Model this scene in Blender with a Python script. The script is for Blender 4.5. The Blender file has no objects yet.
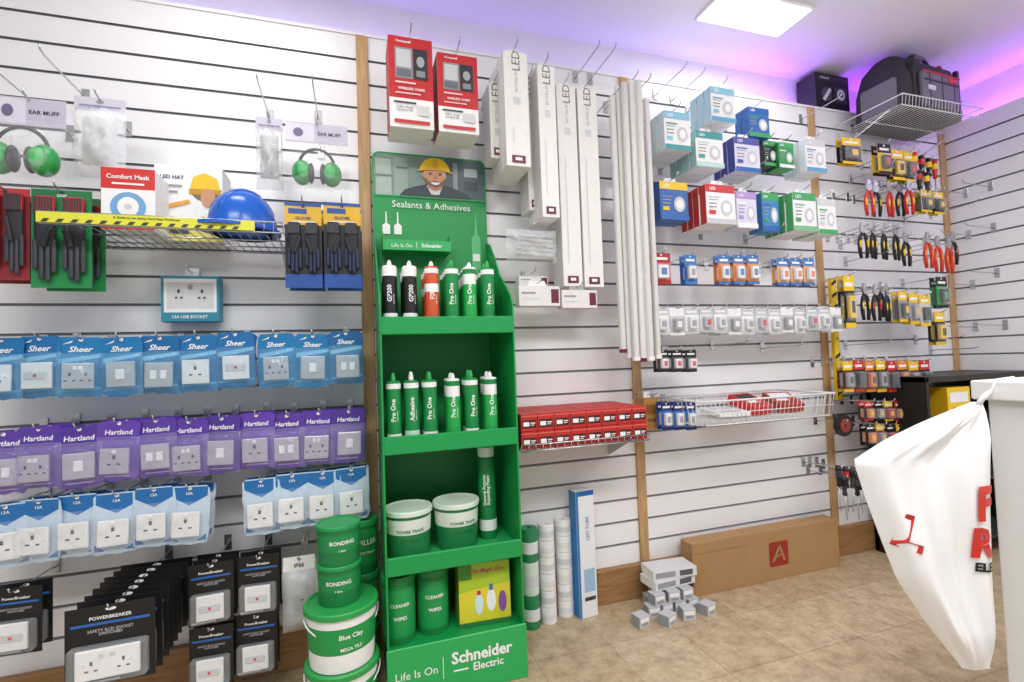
import bpy, bmesh, math, random
from mathutils import Vector, Matrix
random.seed(7)
S=bpy.context.scene
COL=S.collection
sin,cos,pi=math.sin,math.cos,math.pi

# ---------------------------------------------------------------- camera
CAM=Vector((0,-2.03,1.10)); FPX=490.0
yaw=math.radians(17.67); pit=math.atan(0.039); rol=0.035
Fv=Vector((sin(yaw)*cos(pit),cos(yaw)*cos(pit),sin(pit)))
R0=Vector((cos(yaw),-sin(yaw),0)); U0=R0.cross(Fv)
Rv=R0*cos(rol)-U0*sin(rol); Uv=U0*cos(rol)+R0*sin(rol)
cd=bpy.data.cameras.new('camera'); cam=bpy.data.objects.new('camera',cd); COL.objects.link(cam)
M=Matrix((Rv,Uv,-Fv)).transposed().to_4x4(); M.translation=CAM; cam.matrix_world=M
cd.sensor_width=36; cd.lens=FPX/1024*36; cd.clip_start=0.05
S.camera=cam

# site survey helpers: real positions on the wall plane / floor from photo measurements
def ray(u,v): return Fv*FPX+Rv*(u-512)+Uv*(341-v)
def wall(u,v,off):
    d=ray(u,v); t=(-off-CAM.y)/d.y; p=CAM+d*t; return p.x,p.z
def flr(u,v,z=0.0):
    d=ray(u,v); t=(z-CAM.z)/d.z; p=CAM+d*t; return p.x,p.y
def fit(u0,v0,u1,v1,off):
    um,vm=(u0+u1)/2,(v0+v1)/2
    xl=wall(u0,vm,off)[0]; xr=wall(u1,vm,off)[0]
    zt=wall(um,v0,off)[1]; zb=wall(um,v1,off)[1]
    return (xl+xr)/2,zt,xr-xl,zt-zb

# ---------------------------------------------------------------- materials
def lin(c):
    return tuple((x/12.92 if x<=0.04045 else ((x+0.055)/1.055)**2.4) for x in c)
def hx(h): return tuple(int(h[i:i+2],16)/255 for i in (0,2,4))
MC={}
def mat(h,rough=0.45,metal=0.0,alpha=1.0,var=0.06,emit=0,scale=40,bump=0.0):
    k=(h,rough,metal,alpha,var,emit,scale,bump)
    if k in MC: return MC[k]
    m=bpy.data.materials.new('mat_'+h+'_%d'%len(MC)); m.use_nodes=True
    nt=m.node_tree; b=nt.nodes['Principled BSDF']
    c=lin(hx(h))
    tc=nt.nodes.new('ShaderNodeTexCoord'); n=nt.nodes.new('ShaderNodeTexNoise'); n.inputs['Scale'].default_value=scale
    nt.links.new(tc.outputs['Object'],n.inputs['Vector'])
    mx=nt.nodes.new('ShaderNodeMix'); mx.data_type='RGBA'
    mx.inputs[6].default_value=(*[x*(1-var) for x in c],1); mx.inputs[7].default_value=(*[min(1,x*(1+var)) for x in c],1)
    nt.links.new(n.outputs['Fac'],mx.inputs[0]); nt.links.new(mx.outputs[2],b.inputs['Base Color'])
    b.inputs['Roughness'].default_value=rough; b.inputs['Metallic'].default_value=metal
    b.inputs['Alpha'].default_value=alpha
    if bump:
        bp=nt.nodes.new('ShaderNodeBump'); bp.inputs['Strength'].default_value=bump; bp.inputs['Distance'].default_value=0.004
        nt.links.new(n.outputs['Fac'],bp.inputs['Height']); nt.links.new(bp.outputs['Normal'],b.inputs['Normal'])
    if emit:
        b.inputs['Emission Color'].default_value=(*c,1); b.inputs['Emission Strength'].default_value=emit
    MC[k]=m; return m
WHT=mat('F5F5F4'); BLK=mat('141416'); DGR=mat('3A3C40'); GRY=mat('9A9DA2'); LGR=mat('D6D7D9')
CHR=mat('C8CACD',0.25,0.9,var=0.02); RED=mat('D02A26'); CLR=mat('F2F6FA',0.10,0,0.15,0.02)
CLRM=mat('F2F5F8',0.2,0,0.42,0.06,bump=0.8)
GRN=mat('0E8A43',0.5); GRD=mat('0A7A3A',0.5); GRB=mat('22A84E',0.45); BLU=mat('1E63B4'); YEL=mat('F2C81C'); NVY=mat('1B2B66')
SIL=mat('B8B9BC',0.3,0.7)

def wood(name,c1,c2,sc=(2,2,14),rough=0.5):
    m=bpy.data.materials.new(name); m.use_nodes=True; nt=m.node_tree; b=nt.nodes['Principled BSDF']
    tc=nt.nodes.new('ShaderNodeTexCoord'); mp=nt.nodes.new('ShaderNodeMapping'); mp.inputs['Scale'].default_value=sc
    n=nt.nodes.new('ShaderNodeTexNoise'); n.inputs['Scale'].default_value=5; n.inputs['Detail'].default_value=6; n.inputs['Distortion'].default_value=0.6
    r=nt.nodes.new('ShaderNodeValToRGB'); r.color_ramp.elements[0].position=0.3; r.color_ramp.elements[1].position=0.7
    r.color_ramp.elements[0].color=(*lin(hx(c1)),1); r.color_ramp.elements[1].color=(*lin(hx(c2)),1)
    nt.links.new(tc.outputs['Object'],mp.inputs[0]); nt.links.new(mp.outputs[0],n.inputs['Vector'])
    nt.links.new(n.outputs['Fac'],r.inputs[0]); nt.links.new(r.outputs[0],b.inputs['Base Color']); b.inputs['Roughness'].default_value=rough
    return m
POST=wood('pine_post','B08A5E','CCA87A',(14,14,1.2)); BASE=wood('oak_baseboard','8C653F','AA8154',(1.2,14,14))
CARDB=mat('AC8759',0.8,scale=14,var=0.08)

# ---------------------------------------------------------------- mesh builder
TC={}
def textgeo(s,shear=0,bold=0.02):
    k=(s,shear,bold)
    if k in TC: return TC[k]
    cu=bpy.data.curves.new('t','FONT'); cu.body=s; cu.shear=shear; cu.offset=bold; cu.resolution_u=2; cu.space_line=0.85
    cu.align_x='CENTER'
    ob=bpy.data.objects.new('t',cu); me=bpy.data.meshes.new_from_object(ob)
    vs=[(v.co.x,v.co.y) for v in me.vertices]; fs=[tuple(p.vertices) for p in me.polygons]
    bpy.data.objects.remove(ob); bpy.data.curves.remove(cu); bpy.data.meshes.remove(me)
    if not vs: vs=[(0,0)]
    x0=min(v[0] for v in vs); x1=max(v[0] for v in vs); y0=min(v[1] for v in vs); y1=max(v[1] for v in vs)
    vs=[(x-(x0+x1)/2,y-(y0+y1)/2) for x,y in vs]
    TC[k]=(vs,fs,x1-x0,y1-y0); return TC[k]

class MB:
    def __init__(s): s.v=[];s.f=[];s.mi=[];s.sm=[];s.mats=[]
    def m(s,mt):
        if mt not in s.mats: s.mats.append(mt)
        return s.mats.index(mt)
    def add(s,vs,fs,mt,smooth=False,X=None):
        b=len(s.v); i=s.m(mt)
        if X is not None: vs=[X@Vector(p) for p in vs]
        s.v+= [tuple(p) for p in vs]
        for f in fs: s.f.append(tuple(b+k for k in f)); s.mi.append(i); s.sm.append(smooth)
        return s
    def box(s,x0,x1,y0,y1,z0,z1,mt,bev=0,X=None,seg=1):
        if bev<=0:
            vs=[(x0,y0,z0),(x1,y0,z0),(x1,y1,z0),(x0,y1,z0),(x0,y0,z1),(x1,y0,z1),(x1,y1,z1),(x0,y1,z1)]
            return s.add(vs,[(0,3,2,1),(4,5,6,7),(0,1,5,4),(1,2,6,5),(2,3,7,6),(3,0,4,7)],mt,X=X)
        bm=bmesh.new(); bmesh.ops.create_cube(bm,size=1)
        for v in bm.verts: v.co=Vector(((x0+x1)/2+v.co.x*(x1-x0),(y0+y1)/2+v.co.y*(y1-y0),(z0+z1)/2+v.co.z*(z1-z0)))
        bmesh.ops.bevel(bm,geom=bm.edges[:],offset=bev,segments=seg,profile=0.5,affect='EDGES')
        bm.verts.index_update()
        vs=[v.co[:] for v in bm.verts]; fs=[tuple(v.index for v in f.verts) for f in bm.faces]; bm.free()
        return s.add(vs,fs,mt,smooth=False,X=X)
    def prism(s,pts,ax,a0,a1,mt,X=None):
        n=len(pts)
        def P(p,a):
            if ax=='Y': return (p[0],a,p[1])
            if ax=='X': return (a,p[0],p[1])
            return (p[0],p[1],a)
        vs=[P(p,a0) for p in pts]+[P(p,a1) for p in pts]
        fs=[tuple(range(n)),tuple(range(2*n-1,n-1,-1))]+[(i,n+i,n+(i+1)%n,(i+1)%n) for i in range(n)]
        return s.add(vs,fs,mt,X=X)
    def lathe(s,prof,mt,c=(0,0,0),n=28,share=False,sx=1,sy=1,X=None):
        def ring(r,z): return [(c[0]+r*sx*cos(2*pi*i/n),c[1]+r*sy*sin(2*pi*i/n),c[2]+z) for i in range(n)]
        if share:
            vs=[]; fs=[]
            for r,z in prof: vs+=ring(r,z)
            for k in range(len(prof)-1):
                for i in range(n): fs.append((k*n+i,k*n+(i+1)%n,(k+1)*n+(i+1)%n,(k+1)*n+i))
            s.add(vs,fs,mt,True,X)
        else:
            for k in range(len(prof)-1):
                vs=ring(*prof[k])+ring(*prof[k+1])
                s.add(vs,[(i,(i+1)%n,n+(i+1)%n,n+i) for i in range(n)],mt,True,X)
        return s
    def tube(s,pts,r,mt,n=8,flat=1.0,X=None):
        pts=[Vector(p) for p in pts]; rs=r if isinstance(r,(list,tuple)) else [r]*len(pts)
        vs=[];fs=[]
        for k,p in enumerate(pts):
            t=(pts[min(k+1,len(pts)-1)]-pts[max(k-1,0)]).normalized()
            ref=Vector((0,1,0)) if abs(t.y)<0.85 else Vector((1,0,0))
            a=t.cross(ref).normalized(); b=t.cross(a).normalized()
            for i in range(n):
                an=2*pi*i/n; vs.append(p+a*cos(an)*rs[k]+b*sin(an)*rs[k]*flat)
        for k in range(len(pts)-1):
            for i in range(n): fs.append((k*n+i,k*n+(i+1)%n,(k+1)*n+(i+1)%n,(k+1)*n+i))
        fs.append(tuple(range(n))[::-1]); fs.append(tuple((len(pts)-1)*n+i for i in range(n)))
        return s.add(vs,fs,mt,True,X)
    def caps(s,p0,p1,r,mt,n=10,flat=1.0,r2=None):
        p0=Vector(p0);p1=Vector(p1);d=(p1-p0).normalized(); r2=r2 or r
        return s.tube([p0-d*r*.98,p0-d*r*.8,p0-d*r*.4,p0,p1,p1+d*r2*.4,p1+d*r2*.8,p1+d*r2*.98],[r*.2,r*.6,r*.92,r,r2,r2*.92,r2*.6,r2*.2],mt,n,flat)
    def ell(s,c,rx,ry,rz,mt,n=20,m=10,X=None):
        prof=[(max(1e-4,cos(a)),sin(a)) for a in [(-pi/2+pi*k/m) for k in range(m+1)]]
        vs=[];fs=[]
        for r,z in prof: vs+=[(c[0]+rx*r*cos(2*pi*i/n),c[1]+ry*r*sin(2*pi*i/n),c[2]+rz*z) for i in range(n)]
        for k in range(m):
            for i in range(n): fs.append((k*n+i,k*n+(i+1)%n,(k+1)*n+(i+1)%n,(k+1)*n+i))
        return s.add(vs,fs,mt,True,X)
    def pillow(s,w,h,zt,y,b,mt,seed=0,cx=0,n=9,m=11,wr=0.18):
        rd=random.Random(seed); vs=[];fs=[]
        for j in range(m+1):
            for i in range(n+1):
                a=2*i/n-1; c=2*j/m-1
                k=max(0,(1-abs(a)**3)*(1-abs(c)**3))**0.6
                e=0 if 0<i<n else rd.uniform(-.012,.012)*w
                vs.append((cx+a*w/2+e,y-b*k*(1+rd.uniform(-wr,wr)),zt-h*(c+1)/2))
        for j in range(m):
            for i in range(n): 
                q=j*(n+1)+i; fs.append((q,q+n+1,q+n+2,q+1))
        return s.add(vs,fs,mt,True)
    def text(s,t,x,z,y,size,mt,wmax=None,rot=0,shear=0,wrapR=None,bold=0.02,c=(0,0),X=None):
        vs,fs,w,h=textgeo(t,shear,bold)
        k=size/max(h,1e-4)
        if wmax and w*k>wmax: k=wmax/w
        ca,sa=cos(rot),sin(rot); out=[]
        for p in vs:
            px,pz=p[0]*k,p[1]*k; px,pz=px*ca-pz*sa,px*sa+pz*ca
            if wrapR:
                a=(x+px)/wrapR; out.append((c[0]+wrapR*sin(a),c[1]-wrapR*cos(a),z+pz))
            else: out.append((x+px,y,z+pz))
        return s.add(out,fs,mt,X=X)
    def deco(s,w,h,y,zt,items,x0=None):
        if x0 is None: x0=-w/2
        yy=y
        for it in items:
            yy-=0.0004; k=it[0]
            if k=='r':
                _,a,b,c,d,mt=it; s.add([(x0+a*w,yy,zt-d*h),(x0+c*w,yy,zt-d*h),(x0+c*w,yy,zt-b*h),(x0+a*w,yy,zt-b*h)],[(0,1,2,3)],mt)
            elif k=='e':
                _,a,b,ra,rb,mt=it; n=24
                s.add([(x0+(a+ra*cos(2*pi*i/n))*w,yy,zt-(b+rb*sin(2*pi*i/n))*h) for i in range(n)],[tuple(range(n))[::-1]],mt)
            elif k=='p':
                _,pts,mt=it; s.add([(x0+a*w,yy,zt-b*h) for a,b in pts],[tuple(range(len(pts)))],mt)
            elif k=='t':
                _,t,a,b,hh,mt=it[:6]; o=it[6] if len(it)>6 else {}
                s.text(t,x0+a*w,zt-b*h,yy,hh*h,mt,wmax=o.get('w',0.92)*w if not o.get('rot') else None,rot=o.get('rot',0),shear=o.get('shear',0),bold=o.get('bold',0.02))
        return s
    def mesh(s,name='mesh'):
        me=bpy.data.meshes.new(name); me.from_pydata(s.v,[],s.f)
        for mt in s.mats: me.materials.append(mt)
        me.polygons.foreach_set('material_index',s.mi); me.polygons.foreach_set('use_smooth',s.sm); me.update(); return me

def thing(name,label,cat,parts,loc=(0,0,0),rot=(0,0,0),group=None):
    """parts: [root_mesh,(partname,mesh[,label[,parent index[,location]]])...]"""
    root=bpy.data.objects.new(name,parts[0]); COL.objects.link(root)
    root.location=loc; root.rotation_euler=rot; root['label']=label; root['category']=cat
    if group: root['group']=group
    made=[]
    for p in parts[1:]:
        o=bpy.data.objects.new(p[0],p[1]); COL.objects.link(o)
        o.parent=root if len(p)<4 or p[3] is None else made[p[3]]
        if len(p)>2 and p[2]: o['label']=p[2]
        if len(p)>4: o.location=p[4]
        made.append(o)
    return root
def struct(name,mb,label=None):
    o=bpy.data.objects.new(name,mb.mesh(name)); COL.objects.link(o); o['kind']='structure'
    if label: o['label']=label
    return o

# ---------------------------------------------------------------- room shell
XL,XR,ZT,ZC=-2.2,3.50,2.44,2.68
SLAT=mat('F2F2F4',0.20,var=0.02,scale=3)
GROOVE=mat('7E8085',0.4,0.3); GLIP=mat('C6C8CB',0.35,0.4); PLASTER=mat('F2F0F4',0.7,var=0.02,scale=5)
def slat(name,fn,a0,a1,label):
    b=MB(); gs=[0.24+0.1*i for i in range(22)]
    ed=[0.0]+gs+[ZT]
    def q(z0,y0,z1,y1,mt): b.add([fn(a0,y0,z0),fn(a1,y0,z0),fn(a1,y1,z1),fn(a0,y1,z1)],[(0,1,2,3)],mt)
    for i in range(len(ed)-1):
        lo=ed[i]+(0.005 if i>0 else 0); hi=ed[i+1]-(0.005 if i<len(ed)-2 else 0)
        q(lo,0,hi,0,SLAT)
    for g in gs:
        q(g-0.005,0,g-0.003,0.008,GLIP); q(g-0.003,0.008,g+0.0035,0.008,GROOVE); q(g+0.0035,0.008,g+0.005,0,GROOVE)
    q(ZT,0,ZT,0.13,SLAT)
    q(ZT,0.13,ZC,0.13,PLASTER)
    return struct(name,b,label)
slat('wall_back',lambda a,y,z:(a,y,z),XL,XR,'white slatwall with metal-lined grooves')
slat('wall_right',lambda a,y,z:(XR+y,a,z),0.0,-3.6,'white slatwall return wall')
b=MB(); b.box(XL,XR+.13,-3.6,.13,ZC,ZC+.05,PLASTER); struct('ceiling',b)
fm=bpy.data.materials.new('stone_vinyl'); fm.use_nodes=True; nt=fm.node_tree; bs=nt.nodes['Principled BSDF']
tc=nt.nodes.new('ShaderNodeTexCoord'); mp=nt.nodes.new('ShaderNodeMapping')
br=nt.nodes.new('ShaderNodeTexBrick'); br.offset=0.0; br.inputs['Scale'].default_value=1.0; br.inputs['Brick Width'].default_value=0.30; br.inputs['Row Height'].default_value=0.30
br.inputs['Mortar Size'].default_value=0.002; br.inputs['Color1'].default_value=(*lin(hx('D0BEA0')),1); br.inputs['Color2'].default_value=(*lin(hx('C6B292')),1); br.inputs['Mortar'].default_value=(*lin(hx('B09C7C')),1)
n1=nt.nodes.new('ShaderNodeTexNoise'); n1.inputs['Scale'].default_value=14; n1.inputs['Detail'].default_value=10; n1.inputs['Roughness'].default_value=0.78
rp=nt.nodes.new('ShaderNodeValToRGB'); rp.color_ramp.elements[0].position=.36; rp.color_ramp.elements[0].color=(.60,.54,.47,1); rp.color_ramp.elements[1].position=.60; rp.color_ramp.elements[1].color=(1,.985,.96,1)
mx=nt.nodes.new('ShaderNodeMix'); mx.data_type='RGBA'; mx.blend_type='MULTIPLY'; mx.inputs[0].default_value=1
nt.links.new(tc.outputs['Object'],mp.inputs[0]); nt.links.new(mp.outputs[0],br.inputs['Vector']); nt.links.new(tc.outputs['Object'],n1.inputs['Vector'])
nt.links.new(n1.outputs['Fac'],rp.inputs[0]); nt.links.new(br.outputs['Color'],mx.inputs[6]); nt.links.new(rp.outputs[0],mx.inputs[7]); nt.links.new(mx.outputs[2],bs.inputs['Base Color'])
bs.inputs['Roughness'].default_value=0.38
b=MB(); b.box(XL,XR+.13,-3.6,.13,-.05,0,fm); struct('floor',b)
b=MB(); b.box(XL,XR,-.03,0,0,.15,BASE,.003); struct('baseboard_back',b)
b=MB(); b.box(XR-.03,XR,-3.6,-.03,0,.15,BASE,.003); struct('baseboard_right',b)
for i,(u,v) in enumerate([(366.5,250),(634,300),(823,300),(950,250)]):
    x=wall(u,v,.012)[0]; b=MB(); b.box(x-.023,x+.023,-.012,0,.15,ZT,POST,.002); struct('trim_%d'%(i+1),b,'pine batten between slatwall panels')
b=MB(); b.box(XL,XR,-.006,.02,ZT,ZT+.012,PLASTER); struct('trim_5',b,'white capping strip')

# ---------------------------------------------------------------- lights
def area(name,loc,rot,sx,sy,power,col=(1,1,1)):
    l=bpy.data.lights.new(name,'AREA'); l.shape='RECTANGLE'; l.size=sx; l.size_y=sy; l.energy=power; l.color=col
    o=bpy.data.objects.new(name,l); COL.objects.link(o); o.location=loc; o.rotation_euler=rot; return o
EMW=mat('FFFFFF',0.5,emit=3,var=0)
def panel(x,y,w,d,power):
    b=MB(); b.box(-w/2,w/2,-d/2,d/2,-.012,0,WHT,.003); e=MB(); e.box(-w/2+.015,w/2-.015,-d/2+.015,d/2-.015,-.016,-.0125,EMW)
    thing('ceiling_light_panel','flat rectangular white LED panel set in the ceiling','ceiling light',[b.mesh(),('diffuser',e.mesh())],(x,y,ZC),group='ceiling light panels')
    area('panel_lamp',(x,y,ZC-.02),(0,0,0),w-.04,d-.04,power,(1,.99,.985))
panel(1.80,-.27,.50,.22,3.5)
panel(-.38,-.54,.60,.22,5.0)
panel(-.6,-2.3,1.2,.6,31); panel(1.0,-2.3,1.2,.6,30); panel(2.7,-2.0,1.2,.6,19)
area('purple_glow',(.4,.085,ZT+.02),(pi,0,0),3.2,.03,.6,(.46,.28,1))
area('purple_glow',(2.75,.085,ZT+.02),(pi,0,0),1.5,.03,3.4,(.40,.08,1))
area('purple_glow',(XR+.085,-1.2,ZT+.02),(pi,0,0),.03,2.4,5.0,(.40,.08,1))
LEDM=mat('8A3CFF',0.5,emit=3,var=0)
b=MB(); b.box(0,XR-XL-.05,-.006,.006,0,.008,LEDM); thing('led_strip_light','purple LED strip on the ledge above slatwall','strip light',[b.mesh()],(XL,.1,ZT+.0125))
w=bpy.data.worlds.new('world'); S.world=w; w.use_nodes=True
w.node_tree.nodes['Background'].inputs[0].default_value=(.95,.97,1,1); w.node_tree.nodes['Background'].inputs[1].default_value=0.54
S.view_settings.view_transform='Standard'

# ---------------------------------------------------------------- hooks
HK={}
def hook(x,z,L=.24):
    k=round(L,2)
    if k not in HK:
        b=MB(); b.box(-.012,.012,-.005,0,-.025,.03,CHR,.001)
        b.tube([(0,-.004,-.004),(0,-.03,0),(0,-L+.02,.004),(0,-L,.010),(0,-L-.006,.022)],.0026,CHR,6)
        HK[k]=b.mesh('hook')
    return thing('display_hook','chrome wire display hook fixed in the slatwall groove','display hook',[HK[k]],(x,0,z),group='chrome slatwall hooks')

# ---------------------------------------------------------------- socket pouches
def plate(kind,mt,w=.078,h=.078):
    b=MB(); b.box(-w/2,w/2,-.010,0,-h/2,h/2,mt,.003,seg=2)
    D=DGR
    if kind=='socket':
        b.box(-.004,.004,-.0106,-.009,.006,.018,D)
        b.box(-.018,-.008,-.0106,-.009,-.012,-.007,D); b.box(.008,.018,-.0106,-.009,-.012,-.007,D)
        b.box(-.006,.006,-.014,-.009,.024,.034,WHT,.001)
    elif kind=='double':
        for sx in ((-.035,.035) if w>.1 else (-.019,.019)):
            b.box(sx-.003,sx+.003,-.0106,-.009,0,.010,D); b.box(sx-.014,sx-.006,-.0106,-.009,-.016,-.012,D); b.box(sx+.006,sx+.014,-.0106,-.009,-.016,-.012,D)
            b.box(sx*.35-.005,sx*.35+.005,-.014,-.009,.018,.030,WHT if mt!=WHT else LGR,.001)
    elif kind=='switch':
        b.box(-.012,.012,-.015,-.009,-.016,.016,WHT if mt!=WHT else LGR,.002)
    elif kind=='twin':
        for sx in (-.014,.014): b.box(sx-.009,sx+.009,-.015,-.009,-.014,.014,WHT if mt!=WHT else LGR,.002)
    else:
        b.box(-.028,.028,-.013,-.009,-.012,.012,LGR,.002); b.box(-.004,.004,-.0145,-.012,-.004,.004,RED)
    for sx in (-w*.36,w*.36): b.lathe([(.0001,0),(.003,0),(.003,.002)],CHR,(0,0,0),8,X=Matrix.Translation((sx,-.0095,0))@Matrix.Rotation(pi/2,4,'X'))
    return b.mesh('plate')
def pouch(brand,c1,c2,kind,pm,seed,w=.114,h=.182,tint=None):
    b=MB(); rr=.010; rd=random.Random(seed*3+1); J=lambda a=.003: rd.uniform(-a,a)
    L=[(-w/2+J(),-h*f) for f in (.95,.8,.65,.5,.35,.2,.06)]; Rr=[(w/2+J(),-h*f) for f in (.06,.2,.35,.5,.65,.8,.95)]
    B=[(w*f,-h+J(.005)) for f in (.42,.25,.05,-.15,-.3,-.42)]
    pts=L+[(-w/2+rr,0),(w/2-rr,0)]+Rr+B
    b.prism(pts,'Y',-.001,.001,mat(c1,.35))
    if brand=='Sheer':
        it=[('p',[(0.04,.36),(.96,.28),(.96,.34),(.04,.44)],mat(c2)),('t','Sheer',.5,.2,.10,WHT,{'shear':.35,'w':.6}),('p',[(.10,.12),(.34,.05),(.30,.09)],WHT),('p',[(.04,.88),(.96,.84),(.96,.88),(.04,.92)],mat('4FA6D8'))]
    elif brand=='Hartland':
        it=[('r',.04,.29,.96,.32,mat(c2)),('t','Hartland',.5,.19,.085,WHT,{'shear':.1,'w':.70}),('r',.2,.92,.8,.94,mat('C9B8EA'))]
    else:
        it=[('p',[(0.05,.02),(.95,.02),(.95,.18),(.5,.34),(.05,.18)],mat(c2)),('t',brand,.5,.13,.05,WHT,{'w':.5}),('p',[(.05,.95),(.05,.84),(.28,.95)],mat(c2)),('p',[(.95,.95),(.95,.84),(.72,.95)],mat(c2))]
    it+=[('e',.5,.045,.05,.03,WHT)]
    b.deco(w,h,-.001,0,it)
    p=MB(); p.pillow(w*1.02,h*.74,-h*.27,-.004,.032,mat(tint,.08,0,.22,.02,bump=.5) if tint else CLR,seed,wr=.42)
    return [b.mesh('card'),('clear_pouch',p.mesh('pouch'),'glossy clear plastic pouch'),('accessory_plate',plate(kind,pm),None,None,(rd.uniform(-.004,.004),-.010,-.118+rd.uniform(-.006,.004)))]
def row(us,zt,vref,kits,name,group,off=.2,n=2):
    for i,u in enumerate(us):
        x=wall(u,vref,off)[0]; zz=zt+random.uniform(-.008,.006); hook(x,zz-.009,off+.03)
        for k in range(n):
            kt,lab=kits[(i*3+k*2)%len(kits)]
            thing(name,lab,'socket pack',kt,(x+random.uniform(-.003,.003),-off+.055*k,zz),(0,random.uniform(-.05,.05),random.uniform(-.14,.14)),group)
WP=mat('EFEFEF',.35); SP=mat('C6C6C9',.28,.4)
sheer=[(pouch('Sheer',['1B6FAE','1A78B4','1766A2'][i%3],'7FC4E8',k,m,i,tint='9FD4F2'),'blue carded pouch holding a %s'%l) for i,(k,m,l) in enumerate([('socket',WP,'white socket plate'),('double',SP,'brushed steel socket plate'),('twin',SP,'brushed steel two-gang switch'),('blank',WP,'white spur plate'),('switch',SP,'brushed steel light switch')])]
hart=[(pouch('Hartland',['5B3AA4','6440AE','52359A'][i%3],'3A2470',k,m,i+9,tint='CDBFF0'),'purple carded pouch holding a %s'%l) for i,(k,m,l) in enumerate([('twin',SP,'satin steel two-gang switch'),('socket',SP,'satin steel socket plate'),('switch',SP,'satin steel light switch'),('double',SP,'satin steel double socket')])]
bw=[(pouch('13A',c,'1F6FB2',k,WP,i+19),'pale pouch with blue printed header and white %s plate'%l) for i,(k,c,l) in enumerate([('socket','C2D8EA','socket'),('blank','B4CDE4','spur'),('switch','CCDDEC','switch')])]
row([3,41,82,121,160,198,235,275,313,346],1.222,360,sheer,'socket_pouch','blue socket pouches')
row([3,40,80,119,157,190,222,257,288,320,350],.950,445,hart,'switch_pouch','purple switch pouches')
row([6,40,78,118,155,190,262,293,323,352],.738,510,bw,'spur_pouch','pale blue and white pouches')

# ---------------------------------------------------------------- black safety socket cards
def rcd(w,h,double,txt=True):
    b=MB(); b.box(-w/2,w/2,0,.0015,-h,0,BLK)
    b.deco(w,h,0,0,[('e',.5,.05,.06,.022,WHT),('t','POWERBREAKER' if txt else 'PowerBreaker',.5,.15,.045,WHT,{'w':.74}),('r',.06,.205,.94,.24,mat('2C66B0')),('t','SAFETY RCD SOCKET\nSWITCHED',.5,.33,.08,LGR,{'w':.62,'bold':0}),('r',.06,.94,.6,.965,mat('B8BCC2'))])
    pm=plate('double' if double else 'blank',WHT,.142 if double else .076,.076)
    c=MB(); c.box(-w*.44,w*.44,-.03,-.001,-h*.93,-h*.46,CLR,.006)
    return [b.mesh(),('blister',c.mesh(),'clear plastic blister'),('socket_plate',pm,'white moulded socket plate',None,(0,-.012,-h*.69))]
k1=rcd(.20,.205,True); k2=rcd(.125,.19,False,False)
x,z,_,_=fit(73,604,150,682,.42); hook(x,z-.011,.44)
for i in range(8): thing('safety_socket_pack','black carded pack with a white double safety socket','socket pack',k1,(x+random.uniform(-.004,.004),-.42+.043*i,z),(0,0,random.uniform(-.04,.04)),'black safety socket packs')
for (u0,v0,u1,v1,o,n) in [(190,563,232,622,.22,3),(192,626,231,684,.22,2),(237,555,280,612,.2,2),(237,614,276,672,.2,2),(-6,588,38,655,.2,2)]:
    x,z,_,_=fit(u0,v0,u1,v1,o); hook(x,z-.01,o+.03)
    for i in range(n): thing('switched_outlet_pack','black carded pack with a white switched outlet plate','socket pack',k2,(x,-o+.045*i,z),(0,0,random.uniform(-.08,.08)),'small black outlet packs')
x,z,w_,h_=fit(285,556,314,630,.2); hook(x,z-.01,.23)
b=MB(); b.box(-.05,.05,0,.001,-.05,0,WHT); b.deco(.10,.05,0,0,[('e',.5,.2,.06,.1,GRY),('t','IP66',.5,.6,.28,DGR,{'w':.4})])
p=MB(); p.pillow(.105,.20,-.045,-.001,.03,CLRM,5); c=MB(); c.box(-.03,.03,-.02,0,-.19,-.09,GRY,.006); c.box(-.018,.018,-.026,-.018,-.17,-.12,DGR,.003)
thing('bagged_fitting','clear plastic bag with white header holding a grey fitting','bagged fitting',[b.mesh(),('clear_bag',p.mesh()),('fitting',c.mesh())],(x,-.2,z))

# ---------------------------------------------------------------- ear defenders, bags
def eardef(s=.85):
    cups=[]; X=Matrix.Scale(s,4)
    band=MB(); band.tube([(.066*cos(a),0,.01+.07*sin(a)) for a in [pi*k/14 for k in range(15)]],.006,BLK,8,.5,X=X)
    for sx in (-1,1):
        c=MB(); c.ell((sx*.056,0,-.02),.038,.038,.05,mat('259A48',.35),X=X); c.ell((sx*.022,0,-.02),.012,.030,.042,DGR,X=X); c.ell((sx*.050,-.030,-.02),.022,.014,.032,mat('5AC074',.35),X=X)
        cups.append(c.mesh())
    return band.mesh(),cups
def muffpack(u0,v0,u1,v1,hh,off,lab,s):
    x,z,w,h=fit(u0,v0,u1,v1,off); hook(x,z-.01,off+.03)
    b=MB(); b.box(-w/2,w/2,0,.0015,-hh,0,mat('C3BDD0')); b.deco(w,hh,0,0,[('r',0,.05,.45,.95,mat('DDD8E6')),('t','EAR MUFF',.7,.5,.18,DGR,{'w':.42}),('e',.2,.5,.08,.22,mat('6F6688'))])
    bag=MB(); bag.pillow(w*1.0,h-hh+.01,-hh+.01,-.002,.085,CLR,3,wr=.4)
    band,cups=eardef(s); L=(0,-.035,-hh-(h-hh)*.50)
    thing('ear_defender_pack',lab,'ear defenders',[b.mesh(),('clear_bag',bag.mesh()),('headband',band,None,None,L),('ear_cup',cups[0],None,None,L),('ear_cup',cups[1],None,None,L)],(x,-off,z),group='bagged ear defenders')
muffpack(-8,98,66,190,.085,.22,'clear bag with green and grey ear defenders',.95)
muffpack(286,124,348,202,.07,.22,'clear bag holding green ear defenders and header card',.85)
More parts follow.
